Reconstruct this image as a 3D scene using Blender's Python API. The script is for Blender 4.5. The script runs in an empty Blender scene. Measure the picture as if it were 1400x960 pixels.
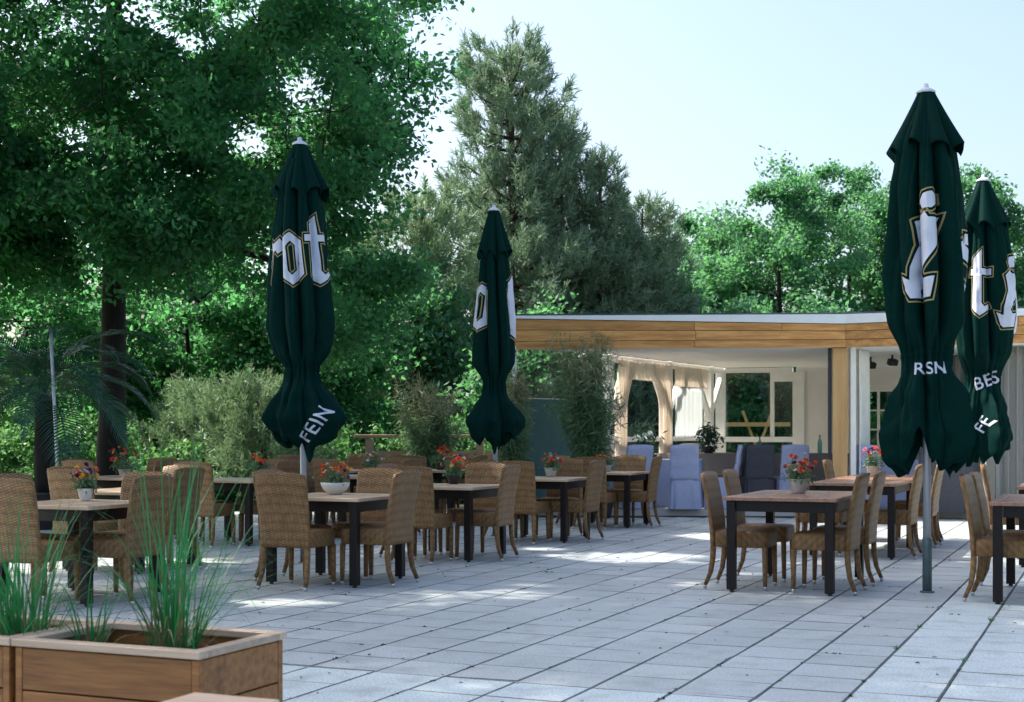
import bpy, bmesh, math, random
import numpy as np
from mathutils import Vector, Matrix

S = bpy.context.scene
COL = S.collection
R = math.radians
PI = math.pi
random.seed(11)
rng = np.random.default_rng(11)

# ---------------------------------------------------------------- camera, sky, sun, exposure
cam_d = bpy.data.cameras.new('camera'); cam = bpy.data.objects.new('camera', cam_d); COL.objects.link(cam)
cam.location = (0, 0, 1.25); cam.rotation_euler = (R(90), 0, 0)
cam_d.sensor_width = 36; cam_d.lens = 50.0; cam_d.shift_y = 111 / 1400
cam_d.clip_start = 0.1; cam_d.clip_end = 3000
cam_d.dof.use_dof = True; cam_d.dof.focus_distance = 12.0; cam_d.dof.aperture_fstop = 5.6
S.camera = cam

SUN_EL = R(53); SUN_DIR = Vector((-0.90, 0.43, 0)).normalized() * math.cos(SUN_EL) + Vector((0, 0, math.sin(SUN_EL)))
w = bpy.data.worlds.new('World'); S.world = w; w.use_nodes = True
nt = w.node_tree; bg = nt.nodes['Background']
sky = nt.nodes.new('ShaderNodeTexSky'); sky.sky_type = 'NISHITA'; sky.sun_disc = False
sky.sun_elevation = SUN_EL; sky.sun_rotation = math.atan2(SUN_DIR.x, SUN_DIR.y)
sky.air_density = 1.0; sky.dust_density = 4.0; sky.ozone_density = 1.0
nt.links.new(sky.outputs[0], bg.inputs[0]); bg.inputs[1].default_value = 0.15
sd = bpy.data.lights.new('sun', 'SUN'); sun = bpy.data.objects.new('sun', sd); COL.objects.link(sun)
sd.energy = 5.0; sd.angle = R(0.5); sd.color = (1.0, 0.93, 0.82)
sun.rotation_euler = SUN_DIR.to_track_quat('Z', 'Y').to_euler()
S.view_settings.view_transform = 'Standard'; S.view_settings.look = 'None'
S.view_settings.gamma = 1.0; S.view_settings.use_curve_mapping = False
S.view_settings.exposure = 1.05

# ---------------------------------------------------------------- helpers
TH = R(23.1)
A = Vector((math.sin(TH), math.cos(TH), 0)); B = Vector((math.cos(TH), -math.sin(TH), 0))
ROT = -TH
def AB(c, a, b):
    p = Vector((c[0], c[1], 0)) + A * a + B * b
    return (p.x, p.y)

def link(name, me, mat=None, parent=None, loc=(0, 0, 0), rotz=0):
    o = bpy.data.objects.new(name, me); COL.objects.link(o)
    if mat and me: me.materials.append(mat)
    if parent: o.parent = parent
    o.location = loc; o.rotation_euler = (0, 0, rotz)
    return o
def thing(name, label, cat, loc=(0, 0, 0), rotz=0, group=None):
    o = bpy.data.objects.new(name, None); COL.objects.link(o); o.empty_display_size = 0.2
    o.location = loc; o.rotation_euler = (0, 0, rotz)
    return tag(o, label, cat, group)
def tag(o, label, cat, group=None, kind=None):
    if label: o['label'] = label
    if cat: o['category'] = cat
    if group: o['group'] = group
    if kind: o['kind'] = kind
    return o
def struct(o, label=None):
    o['kind'] = 'structure'
    if label: o['label'] = label
    return o
def dup(root, loc, rotz, label, group=None):
    r = root.copy(); COL.objects.link(r); r.location = loc; r.rotation_euler = (0, 0, rotz); r['label'] = label
    if group: r['group'] = group
    for ch in list(root.children):
        c = ch.copy(); COL.objects.link(c); c.parent = r
        for g in list(ch.children):
            d = g.copy(); COL.objects.link(d); d.parent = c
    return r

class MB:
    """collects shapes into ONE mesh"""
    def __init__(s, off=(0, 0, 0)): s.v = []; s.f = []; s.off = Vector(off)
    def add(s, vs, fs):
        n = len(s.v); s.v += [tuple(Vector(v) - s.off) for v in vs]; s.f += [[n + i for i in f] for f in fs]; return s
    def box(s, c, d, rotz=0, tilt=None, bev=0.0):
        bm = bmesh.new(); bmesh.ops.create_cube(bm, size=1)
        for v in bm.verts: v.co = Vector((v.co.x * d[0], v.co.y * d[1], v.co.z * d[2]))
        if bev: bmesh.ops.bevel(bm, geom=bm.edges[:], offset=bev, segments=1, affect='EDGES')
        M = Matrix.Translation(c) @ Matrix.Rotation(rotz, 4, 'Z')
        if tilt is not None: M = M @ tilt
        vs = [M @ v.co for v in bm.verts]; bm.verts.index_update()
        fs = [[v.index for v in f.verts] for f in bm.faces]; bm.free()
        return s.add(vs, fs)
    def bar(s, p, q, wdt, hgt, bev=0.0):
        p = Vector(p); q = Vector(q); d = q - p
        M = d.to_track_quat('X', 'Z').to_matrix().to_4x4()
        return s.box((p + q) / 2, (d.length, wdt, hgt), 0, M, bev)
    def tube(s, pts, rad, n=8, cap=True):
        pts = [Vector(p) for p in pts]; rings = []
        if not hasattr(rad, '__len__'): rad = [rad] * len(pts)
        up = Vector((0.13, 0.31, 1)).normalized(); vs = []; fs = []
        for i, p in enumerate(pts):
            t = (pts[min(i + 1, len(pts) - 1)] - pts[max(i - 1, 0)]).normalized()
            if abs(t.dot(up)) > 0.95: x = t.cross(Vector((1, 0.2, 0))).normalized()
            else: x = t.cross(up).normalized()
            if rings:
                x = (rings[-1] - t * rings[-1].dot(t)).normalized()
            rings.append(x); y = t.cross(x)
            for k in range(n):
                a = 2 * PI * k / n; vs.append(p + (x * math.cos(a) + y * math.sin(a)) * rad[i])
        for i in range(len(pts) - 1):
            for k in range(n):
                a, b = i * n + k, i * n + (k + 1) % n; fs.append([a, b, b + n, a + n])
        if cap: fs.append(list(range(n))[::-1]); fs.append([len(vs) - n + k for k in range(n)])
        return s.add(vs, fs)
    def lathe(s, c, prof, n=20, sq=1.0):
        vs = []; fs = []
        for r, z in prof:
            for k in range(n):
                a = 2 * PI * k / n; vs.append((c[0] + r * math.cos(a), c[1] + r * sq * math.sin(a), c[2] + z))
        for i in range(len(prof) - 1):
            for k in range(n):
                a, b = i * n + k, i * n + (k + 1) % n; fs.append([a, b, b + n, a + n])
        fs.append(list(range(n))[::-1]); fs.append([len(vs) - n + k for k in range(n)])
        return s.add(vs, fs)
    def prism(s, pts, z0, z1):
        n = len(pts); vs = [(x, y, z0) for x, y in pts] + [(x, y, z1) for x, y in pts]
        fs = [list(range(n))[::-1], list(range(n, 2 * n))] + [[i, (i + 1) % n, n + (i + 1) % n, n + i] for i in range(n)]
        return s.add(vs, fs)
    def grid(s, fn, nu, nv, closed=False):
        vs = [fn(i / (nu if closed else nu - 1), j / (nv - 1)) for j in range(nv) for i in range(nu)]; fs = []
        for j in range(nv - 1):
            for i in range(nu if closed else nu - 1):
                a = j * nu + i; b = j * nu + (i + 1) % nu; fs.append([a, b, b + nu, a + nu])
        return s.add(vs, fs)
    def build(s, name, mat, parent=None, smooth=False, sub=0, loc=(0, 0, 0), rotz=0):
        me = bpy.data.meshes.new(name); me.from_pydata(s.v, [], s.f)
        if smooth: me.shade_smooth()
        me.update(); o = link(name, me, mat, parent, loc, rotz)
        return o

def mesh_quads(name, V, mat, parent=None, smooth=False, mats=None, idx=None):
    """V: (n,4,3) array of quads"""
    n = len(V); me = bpy.data.meshes.new(name)
    me.vertices.add(n * 4); me.vertices.foreach_set('co', np.ascontiguousarray(V, dtype=np.float32).ravel())
    me.loops.add(n * 4); me.loops.foreach_set('vertex_index', np.arange(n * 4, dtype=np.int32))
    me.polygons.add(n); me.polygons.foreach_set('loop_start', np.arange(0, n * 4, 4, dtype=np.int32))
    me.update(calc_edges=True)
    if mats:
        for m_ in mats: me.materials.append(m_)
        me.polygons.foreach_set('material_index', np.array(idx, dtype=np.int32))
        mat = None
    return link(name, me, mat, parent)

# ---------------------------------------------------------------- materials
def newmat(name):
    m = bpy.data.materials.new(name); m.use_nodes = True
    return m, m.node_tree, m.node_tree.nodes['Principled BSDF']
def N(nt, t, **kw):
    n = nt.nodes.new(t)
    for k, v in kw.items(): setattr(n, k, v)
    return n
def mth(nt, op, a, b=None, c=None):
    n = nt.nodes.new('ShaderNodeMath'); n.operation = op
    for i, x in enumerate((a, b, c)):
        if x is None: continue
        if isinstance(x, (int, float)): n.inputs[i].default_value = x
        else: nt.links.new(x, n.inputs[i])
    return n.outputs[0]
def mixc(nt, f, c1, c2, mode='MIX'):
    n = nt.nodes.new('ShaderNodeMix'); n.data_type = 'RGBA'; n.blend_type = mode
    for i, x in ((0, f), (6, c1), (7, c2)):
        if isinstance(x, (int, float)): n.inputs[i].default_value = x
        elif isinstance(x, tuple): n.inputs[i].default_value = (*x[:3], 1)
        else: nt.links.new(x, n.inputs[i])
    return n.outputs[2]
def noise(nt, scale, detail=4, vec=None, mp=None):
    if vec is None: vec = N(nt, 'ShaderNodeTexCoord').outputs['Object']
    if mp:
        m = N(nt, 'ShaderNodeMapping'); m.inputs['Scale'].default_value = mp; nt.links.new(vec, m.inputs[0]); vec = m.outputs[0]
    n = N(nt, 'ShaderNodeTexNoise'); n.inputs['Scale'].default_value = scale; n.inputs['Detail'].default_value = detail
    nt.links.new(vec, n.inputs['Vector']); return n.outputs[0]
def ramp(nt, f, lo, hi):
    m = N(nt, 'ShaderNodeMapRange'); m.inputs[1].default_value = lo; m.inputs[2].default_value = hi
    nt.links.new(f, m.inputs[0]); return m.outputs[0]
def bump(nt, b, h, strength, dist=0.01):
    n = N(nt, 'ShaderNodeBump'); n.inputs['Strength'].default_value = strength; n.inputs['Distance'].default_value = dist
    nt.links.new(h, n.inputs['Height']); nt.links.new(n.outputs[0], b.inputs['Normal'])
def plain(name, c, rough=0.6, var=0.25, scale=6, bmp=0.0, metal=0.0, spec=0.5, mp=None):
    m, nt, b = newmat(name)
    f = ramp(nt, noise(nt, scale, 6, mp=mp), 0.3, 0.7)
    nt.links.new(mixc(nt, f, tuple(x * (1 - var) for x in c), tuple(min(1, x * (1 + var)) for x in c)), b.inputs['Base Color'])
    b.inputs['Roughness'].default_value = rough; b.inputs['Metallic'].default_value = metal
    b.inputs['Specular IOR Level'].default_value = spec
    if bmp: bump(nt, b, noise(nt, scale * 6, 5, mp=mp), bmp)
    return m
def wood(name, c1, c2, axis=0, rough=0.55, sc=1.0, knots=True):
    m, nt, b = newmat(name)
    mp = [9 * sc, 9 * sc, 9 * sc]; mp[axis] = 0.6 * sc
    geo = N(nt, 'ShaderNodeNewGeometry')
    co = N(nt, 'ShaderNodeTexCoord').outputs['Object']
    off = N(nt, 'ShaderNodeVectorMath', operation='ADD'); nt.links.new(co, off.inputs[0])
    mul = N(nt, 'ShaderNodeVectorMath', operation='SCALE'); mul.inputs[0].default_value = (7.3, 3.1, 5.7)
    nt.links.new(geo.outputs['Random Per Island'], mul.inputs['Scale']); nt.links.new(mul.outputs[0], off.inputs[1])
    g = noise(nt, 2.4, 8, off.outputs[0], tuple(mp))
    fine = noise(nt, 9, 6, off.outputs[0], tuple(mp))
    f = mth(nt, 'ADD', mth(nt, 'MULTIPLY', ramp(nt, g, 0.3, 0.7), 0.65), mth(nt, 'MULTIPLY', ramp(nt, fine, 0.3, 0.7), 0.35))
    col = mixc(nt, f, c1, c2)
    if knots:
        mk = [2.2 * sc] * 3; mk[axis] = 0.9 * sc
        k = ramp(nt, noise(nt, 1.6, 3, off.outputs[0], tuple(mk)), 0.66, 0.76)
        col = mixc(nt, mth(nt, 'MULTIPLY', k, 0.65), col, tuple(x * 0.35 for x in c1))
    isl = ramp(nt, geo.outputs['Random Per Island'], 0, 1)
    br = mth(nt, 'ADD', mth(nt, 'MULTIPLY', isl, 0.35), 0.8)
    hsv = N(nt, 'ShaderNodeHueSaturation'); nt.links.new(br, hsv.inputs['Value']); nt.links.new(col, hsv.inputs['Color'])
    nt.links.new(hsv.outputs[0], b.inputs['Base Color']); b.inputs['Roughness'].default_value = rough
    bump(nt, b, fine, 0.25, 0.004)
    return m
def leafmat(name, c1, c2, tr=(0.2, 0.4, 0.05), trf=0.35, rough=0.5, spec=0.35):
    m, nt, b = newmat(name)
    geo = N(nt, 'ShaderNodeNewGeometry')
    big = ramp(nt, noise(nt, 0.55, 2), 0.35, 0.65)
    f = mth(nt, 'ADD', mth(nt, 'MULTIPLY', geo.outputs['Random Per Island'], 0.6), mth(nt, 'MULTIPLY', big, 0.4))
    nt.links.new(mixc(nt, f, c1, c2), b.inputs['Base Color'])
    b.inputs['Roughness'].default_value = rough; b.inputs['Specular IOR Level'].default_value = spec
    t = N(nt, 'ShaderNodeBsdfTranslucent'); nt.links.new(mixc(nt, f, tuple(x * 0.6 for x in tr), tr), t.inputs[0])
    mx = N(nt, 'ShaderNodeMixShader'); mx.inputs[0].default_value = trf
    nt.links.new(b.outputs[0], mx.inputs[1]); nt.links.new(t.outputs[0], mx.inputs[2])
    nt.links.new(mx.outputs[0], nt.nodes['Material Output'].inputs[0])
    return m
def cloth(name, c, tr=0.0, rough=0.85, sc=30, var=0.08):
    m = plain(name, c, rough, var, sc, 0.1, spec=0.2)
    if tr:
        nt = m.node_tree; b = nt.nodes['Principled BSDF']
        t = N(nt, 'ShaderNodeBsdfTranslucent'); t.inputs[0].default_value = (*c, 1)
        mx = N(nt, 'ShaderNodeMixShader'); mx.inputs[0].default_value = tr
        nt.links.new(b.outputs[0], mx.inputs[1]); nt.links.new(t.outputs[0], mx.inputs[2])
        nt.links.new(mx.outputs[0], nt.nodes['Material Output'].inputs[0])
    return m
def glass(name, tint=(0.9, 0.97, 0.95)):
    m, nt, b = newmat(name)
    t = N(nt, 'ShaderNodeBsdfTransparent'); t.inputs[0].default_value = (*tint, 1)
    g = N(nt, 'ShaderNodeBsdfGlossy'); g.inputs['Roughness'].default_value = 0.02
    lw = N(nt, 'ShaderNodeLayerWeight'); fr = mth(nt, 'ADD', mth(nt, 'MULTIPLY', mth(nt, 'POWER', lw.outputs['Facing'], 5), 0.9), 0.05)
    mx = N(nt, 'ShaderNodeMixShader'); nt.links.new(fr, mx.inputs[0])
    nt.links.new(t.outputs[0], mx.inputs[1]); nt.links.new(g.outputs[0], mx.inputs[2])
    nt.links.new(mx.outputs[0], nt.nodes['Material Output'].inputs[0])
    return m

def wicker():
    m, nt, b = newmat('wicker')
    sp = N(nt, 'ShaderNodeSeparateXYZ'); nt.links.new(N(nt, 'ShaderNodeTexCoord').outputs['Object'], sp.inputs[0])
    x, y, z = sp.outputs
    s_ = mth(nt, 'SUBTRACT', x, mth(nt, 'MULTIPLY', y, 0.8)); w_ = mth(nt, 'ADD', z, mth(nt, 'MULTIPLY', y, 0.9))
    cell = mth(nt, 'FLOOR', mth(nt, 'DIVIDE', s_, 0.034)); par = mth(nt, 'MULTIPLY', mth(nt, 'MODULO', mth(nt, 'ABSOLUTE', cell), 2), 0.5)
    ph = mth(nt, 'ADD', mth(nt, 'DIVIDE', w_, 0.0155), par)
    h1 = mth(nt, 'ABSOLUTE', mth(nt, 'SINE', mth(nt, 'MULTIPLY', ph, PI)))
    h2 = mth(nt, 'ABSOLUTE', mth(nt, 'SINE', mth(nt, 'MULTIPLY', mth(nt, 'DIVIDE', s_, 0.034), PI)))
    h = mth(nt, 'MULTIPLY', mth(nt, 'POWER', h1, 0.6), mth(nt, 'ADD', mth(nt, 'MULTIPLY', mth(nt, 'POWER', h2, 0.5), 0.45), 0.55))
    band = mth(nt, 'POWER', mth(nt, 'ABSOLUTE', mth(nt, 'SINE', mth(nt, 'MULTIPLY', w_, PI / 0.062))), 0.35)
    nz = ramp(nt, noise(nt, 22, 4), 0.3, 0.7)
    oi = N(nt, 'ShaderNodeObjectInfo')
    f = mth(nt, 'MULTIPLY', mth(nt, 'MULTIPLY', h, mth(nt, 'ADD', mth(nt, 'MULTIPLY', band, 0.7), 0.35)), mth(nt, 'ADD', mth(nt, 'MULTIPLY', nz, 0.5), 0.6))
    lite = mixc(nt, oi.outputs['Random'], (0.30, 0.155, 0.050), (0.41, 0.23, 0.085))
    nt.links.new(mixc(nt, f, (0.045, 0.019, 0.006), lite), b.inputs['Base Color'])
    b.inputs['Roughness'].default_value = 0.5; b.inputs['Specular IOR Level'].default_value = 0.45
    bump(nt, b, h, 0.8, 0.006)
    return m

M = {}
M['wicker'] = wicker()
M['steel'] = plain('brushed steel', (0.55, 0.56, 0.57), 0.35, 0.1, 20, metal=1.0)
M['black_plastic'] = plain('black plastic', (0.015, 0.015, 0.015), 0.5)
M['dark_frame'] = plain('dark brown frame', (0.0075, 0.0048, 0.0045), 0.45, 0.3, 9, 0.05, spec=0.3)
M['teak'] = wood('weathered teak top', (0.46, 0.31, 0.185), (0.68, 0.53, 0.37), 0, 0.4, 1.2, False)
M['teak_red'] = wood('reddish wood top', (0.22, 0.105, 0.065), (0.38, 0.225, 0.155), 1, 0.24, 1.2, False)
M['fascia'] = wood('larch cladding', (0.34, 0.125, 0.028), (0.78, 0.41, 0.13), 0, 0.6, 0.8)
M['post'] = wood('larch post', (0.50, 0.27, 0.10), (0.72, 0.44, 0.19), 2, 0.6, 0.8)
M['planter'] = wood('planter boards', (0.15, 0.053, 0.012), (0.40, 0.18, 0.052), 0, 0.55, 1.6)
M['planter_rim'] = wood('planter rim', (0.42, 0.30, 0.21), (0.60, 0.47, 0.36), 0, 0.5, 1.6, False)
M['rail'] = wood('weathered rail', (0.24, 0.15, 0.09), (0.40, 0.28, 0.18), 0)
M['white_paint'] = plain('white paint', (0.85, 0.84, 0.81), 0.5, 0.05, 4)
M['ceiling'] = plain('ceiling white', (0.90, 0.87, 0.82), 0.8, 0.03, 3)
M['wall'] = plain('plaster wall', (0.82, 0.78, 0.73), 0.85, 0.05, 3, 0.05)
M['roof_edge'] = plain('dark roof flashing', (0.03, 0.045, 0.06), 0.45)
M['roof_white'] = plain('white roof trim', (0.80, 0.82, 0.84), 0.5, 0.03)
M['deck'] = plain('pavilion floor', (0.62, 0.58, 0.53), 0.6, 0.12, 3)
M['glass'] = glass('window glass')
M['green_cloth'] = cloth('dark green canvas', (0.0011, 0.0225, 0.0190), 0.08, 0.8, 40, 0.15); M['green_cloth'].node_tree.nodes['Principled BSDF'].inputs['Specular IOR Level'].default_value = 0.06
M['white_print'] = plain('white print', (0.58, 0.61, 0.72), 0.8, 0.10)
M['gold_print'] = plain('gold print', (0.30, 0.24, 0.10), 0.7, 0.05)
M['alu'] = plain('aluminium pole', (0.62, 0.66, 0.70), 0.4, 0.06, 12, metal=0.6)
M['sleeve'] = plain('grey green sleeve', (0.10, 0.15, 0.16), 0.5, 0.15, 12, metal=0.3)
M['soil'] = plain('soil', (0.022, 0.016, 0.012), 0.95, 0.5, 25, 0.6)
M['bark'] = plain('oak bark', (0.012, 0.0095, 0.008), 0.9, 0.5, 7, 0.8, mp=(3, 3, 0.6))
M['pine_bark'] = plain('pine bark', (0.075, 0.045, 0.033), 0.9, 0.4, 7, 0.6, mp=(3, 3, 0.8))
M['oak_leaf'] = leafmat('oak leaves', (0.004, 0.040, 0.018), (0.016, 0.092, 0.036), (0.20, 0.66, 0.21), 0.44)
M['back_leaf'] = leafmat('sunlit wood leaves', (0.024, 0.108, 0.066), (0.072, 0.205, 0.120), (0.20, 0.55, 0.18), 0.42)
M['bush_leaf'] = leafmat('bush leaves', (0.05, 0.16, 0.055), (0.11, 0.26, 0.10), (0.20, 0.48, 0.13), 0.4)
M['needle'] = leafmat('pine needles', (0.095, 0.185, 0.128), (0.32, 0.43, 0.295), (0.25, 0.38, 0.21), 0.30)
M['pale_needle'] = leafmat('pale needles', (0.10, 0.21, 0.115), (0.31, 0.43, 0.25), (0.30, 0.42, 0.20), 0.25)
M['bamboo'] = leafmat('bamboo leaves', (0.055, 0.125, 0.060), (0.18, 0.28, 0.14), (0.2, 0.36, 0.14), 0.25)
M['bamboo_tip'] = leafmat('dry bamboo tips', (0.20, 0.23, 0.12), (0.36, 0.36, 0.21), (0.3, 0.28, 0.14), 0.25)
M['palm'] = leafmat('palm leaves', (0.012, 0.055, 0.040), (0.035, 0.105, 0.070), (0.06, 0.2, 0.08), 0.2, 0.4)
M['grass'] = leafmat('ornamental grass', (0.010, 0.11, 0.035), (0.030, 0.22, 0.075), (0.06, 0.42, 0.12), 0.3, 0.45)
M['dry_grass'] = leafmat('dry grass', (0.22, 0.16, 0.08), (0.40, 0.31, 0.18), (0.3, 0.22, 0.1), 0.2)
M['pot_white'] = plain('white glazed pot', (0.66, 0.65, 0.62), 0.35, 0.05)
M['pot_black'] = plain('black pot', (0.02, 0.02, 0.022), 0.4)
M['pot_grey'] = plain('stone grey pot', (0.42, 0.39, 0.34), 0.6, 0.15, 20)
M['fl_orange'] = plain('orange petals', (0.80, 0.10, 0.015), 0.6, 0.25, 40)
M['fl_red'] = plain('coral petals', (0.75, 0.06, 0.05), 0.6, 0.25, 40)
M['fl_yellow'] = plain('yellow petals', (0.80, 0.42, 0.02), 0.6, 0.2, 40)
M['fl_purple'] = plain('purple petals', (0.12, 0.015, 0.10), 0.6, 0.3, 40)
M['fl_white'] = plain('white petals', (0.75, 0.75, 0.72), 0.6, 0.1, 40)
M['fl_green'] = leafmat('bouquet greens', (0.05, 0.13, 0.06), (0.18, 0.27, 0.15), (0.2, 0.35, 0.1), 0.2)
M['lavender'] = cloth('lavender cloth', (0.52, 0.56, 0.76), 0.15)
M['grey_cloth'] = cloth('slate grey cloth', (0.085, 0.085, 0.10), 0.0)
M['taupe_cloth'] = cloth('taupe cloth', (0.22, 0.20, 0.19), 0.0)
M['curtain'] = cloth('cream curtain', (0.90, 0.84, 0.76), 0.5, 0.9)
M['grey_curtain'] = cloth('grey curtain', (0.36, 0.36, 0.34), 0.25, 0.9)
M['film'] = cloth('clear film curtain', (0.86, 0.89, 0.90), 0.6, 0.3)
M['teal'] = plain('teal frosted panel', (0.055, 0.16, 0.155), 0.35, 0.15, 3)
M['bottle'] = glass('green bottle glass', (0.35, 0.6, 0.6))
# ---------------------------------------------------------------- ground and paving
m, nt, b = newmat('grass ground')
f = ramp(nt, noise(nt, 0.35, 6), 0.35, 0.65); f2 = ramp(nt, noise(nt, 9, 5), 0.3, 0.7)
nt.links.new(mixc(nt, f2, mixc(nt, f, (0.035, 0.075, 0.022), (0.075, 0.125, 0.04)), mixc(nt, f, (0.06, 0.05, 0.03), (0.05, 0.11, 0.03))), b.inputs['Base Color'])
b.inputs['Roughness'].default_value = 0.95; bump(nt, b, noise(nt, 30, 5), 0.8, 0.03)
M['ground'] = m
struct(MB().add([(-900, -900, -0.06), (900, -900, -0.06), (900, 900, -0.06), (-900, 900, -0.06)], [[0, 1, 2, 3]]).build('ground', M['ground']))

def tilemat(name, c1, c2):
    m, nt, b = newmat(name)
    geo = N(nt, 'ShaderNodeNewGeometry')
    big = ramp(nt, noise(nt, 0.9, 5), 0.3, 0.7); fine = ramp(nt, noise(nt, 75, 2), 0.42, 0.62); spot = ramp(nt, noise(nt, 5, 8), 0.50, 0.72)
    f = mth(nt, 'ADD', mth(nt, 'MULTIPLY', geo.outputs['Random Per Island'], 0.55), mth(nt, 'MULTIPLY', big, 0.45))
    c = mixc(nt, f, c1, c2)
    c = mixc(nt, mth(nt, 'MULTIPLY', fine, 0.42), c, (0.17, 0.18, 0.175))
    c = mixc(nt, mth(nt, 'MULTIPLY', spot, 0.38), c, (0.20, 0.205, 0.19))
    nt.links.new(c, b.inputs['Base Color']); b.inputs['Roughness'].default_value = 0.5; b.inputs['Specular IOR Level'].default_value = 0.5
    bump(nt, b, noise(nt, 130, 4), 0.35, 0.003)
    return m
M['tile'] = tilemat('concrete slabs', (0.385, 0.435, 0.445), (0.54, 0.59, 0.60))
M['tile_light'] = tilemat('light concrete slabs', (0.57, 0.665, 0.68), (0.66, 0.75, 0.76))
M['joint'] = plain('joint soil', (0.018, 0.020, 0.016), 0.95, 0.5, 12)
U0, V0, T = -1.173, 6.55, 0.4
inner, light = MB(), MB()
joint_pts = []
def P(u, v, z=0.0): q = B * u + A * v; return (q.x, q.y, z)
for i in range(-29, 16):
    u = U0 + i * T; off = random.choice([0, 0, 0, 0.06, -0.05, 0.2, 0.03])
    if i >= 0: off = random.choice([0, 0, 0.02])
    v = 2.0; rows = []
    k = -12
    while V0 + k * T < 24.0:
        v0, v1 = V0 + k * T, V0 + (k + 1) * T
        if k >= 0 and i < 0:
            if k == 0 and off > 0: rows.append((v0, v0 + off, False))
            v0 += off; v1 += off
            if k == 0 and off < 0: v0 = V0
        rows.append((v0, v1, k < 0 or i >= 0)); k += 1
    for v0, v1, lt in rows:
        if v1 - v0 < 0.05: continue
        if v1 < 2.2: continue
        c = P(u + T / 2, (v0 + v1) / 2)
        if c[1] > 22.3 or (i > 4 and c[1] < 3): continue
        if c[1] > 20.9 and c[0] > 0.3: continue
        g1, g2 = random.uniform(0.003, 0.006), random.choice((0.0012, 0.002, 0.0035)); e = 0.005; e2 = random.choice((0.001, 0.0025, 0.005))
        zs = [random.gauss(0, 0.0009) for _ in range(4)]
        q = [(u + g1, v0 + g2), (u + T - g1, v0 + g2), (u + T - g1, v1 - g2), (u + g1, v1 - g2)]
        qi = [(u + g1 + e, v0 + g2 + e2), (u + T - g1 - e, v0 + g2 + e2), (u + T - g1 - e, v1 - g2 - e2), (u + g1 + e, v1 - g2 - e2)]
        vs = [P(a, b_, -0.03) for a, b_ in q] + [P(a, b_, zs[n] - 0.003) for n, (a, b_) in enumerate(q)] + [P(a, b_, zs[n]) for n, (a, b_) in enumerate(qi)]
        fs = [[8, 9, 10, 11]] + [[n, (n + 1) % 4, 4 + (n + 1) % 4, 4 + n] for n in range(4)] + [[4 + n, 4 + (n + 1) % 4, 8 + (n + 1) % 4, 8 + n] for n in range(4)]
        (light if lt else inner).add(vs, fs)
        joint_pts.append((u, v0, v1))
M['edge'] = plain('dirty slab edge', (0.11, 0.115, 0.105), 0.85, 0.5, 9)
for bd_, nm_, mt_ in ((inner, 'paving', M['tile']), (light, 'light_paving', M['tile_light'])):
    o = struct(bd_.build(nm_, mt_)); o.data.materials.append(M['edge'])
    mi = np.zeros(len(o.data.polygons), np.int32); mi[np.arange(len(mi)) % 9 >= 5] = 1; o.data.polygons.foreach_set('material_index', mi)
struct(MB().add([P(-13.0, 1.8, -0.012), P(5.5, 1.8, -0.012), P(5.5, 24.5, -0.012), P(-13.0, 24.5, -0.012)], [[0, 1, 2, 3]]).build('paving_bed', M['joint']))

M['moss'] = plain('moss', (0.022, 0.045, 0.020), 0.9, 0.5, 20)
# moss tufts and litter: nobody could count them
def tuft_quads(pts, n, h, spread):
    out = []
    for (x, y) in pts:
        for _ in range(n):
            a = random.random() * 2 * PI; r = random.random() * spread; hh = h * random.uniform(0.4, 1.2)
            bx, by = x + r * math.cos(a), y + r * math.sin(a); l = random.uniform(0.3, 1.0) * hh; w_ = 0.003
            ex, ey = bx + l * math.cos(a), by + l * math.sin(a)
            out.append([(bx - w_ * math.sin(a), by + w_ * math.cos(a), 0), (bx + w_ * math.sin(a), by - w_ * math.cos(a), 0),
                        (ex + w_ * 0.5 * math.sin(a), ey, hh), (ex - w_ * 0.5 * math.sin(a), ey, hh)])
    return np.array(out)
pts = []
for (u, v0, v1) in joint_pts:
    if random.random() < 0.13:
        t = random.random(); n = random.randint(1, 4)
        for _ in range(n): p = P(u + random.gauss(0, 0.006), v0 + (v1 - v0) * (t + random.gauss(0, 0.06))); pts.append(p[:2])
    if random.random() < 0.10:
        t = random.random()
        for _ in range(random.randint(1, 5)): p = P(u + T * (t + random.gauss(0, 0.1)), v0 + random.gauss(0, 0.004)); pts.append(p[:2])
tag(mesh_quads('joint_moss', tuft_quads(pts, 8, 0.006, 0.009), M['moss']), 'tiny moss and weed tufts growing along the slab joints', 'moss', kind='stuff')
big = [P(U0 + T * i_ + 0.0, v_)[:2] for i_, v_ in ((1, 9.9), (0, 8.4), (1, 8.1), (0, 9.4), (-1, 9.2), (-6, 8.2), (1, 10.9))]
tag(mesh_quads('joint_weed', tuft_quads(big[:4], 18, 0.02, 0.018), M['back_leaf']), 'small green weeds sprouting from joints of the front paving', 'weeds', kind='stuff')
lit = []
for _ in range(520):
    x = random.uniform(-4, 5); y = random.uniform(5.5, 19); a = random.random() * 6.3; l = random.uniform(0.006, 0.022); w_ = l * random.uniform(0.3, 0.6)
    c, s_ = math.cos(a), math.sin(a); z = 0.003 + random.random() * 0.006
    lit.append([(x, y, z), (x + l * c - w_ * s_, y + l * s_ + w_ * c, z + random.random() * 0.008), (x + 2 * l * c, y + 2 * l * s_, z), (x + l * c + w_ * s_, y + l * s_ - w_ * c, z)])
M['litter'] = plain('leaf litter', (0.045, 0.038, 0.02), 0.8, 0.5, 9)
tag(mesh_quads('leaf_litter', np.array(lit), M['litter']), 'scattered dry leaf bits lying on the paving', 'leaf litter', kind='stuff')

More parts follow.
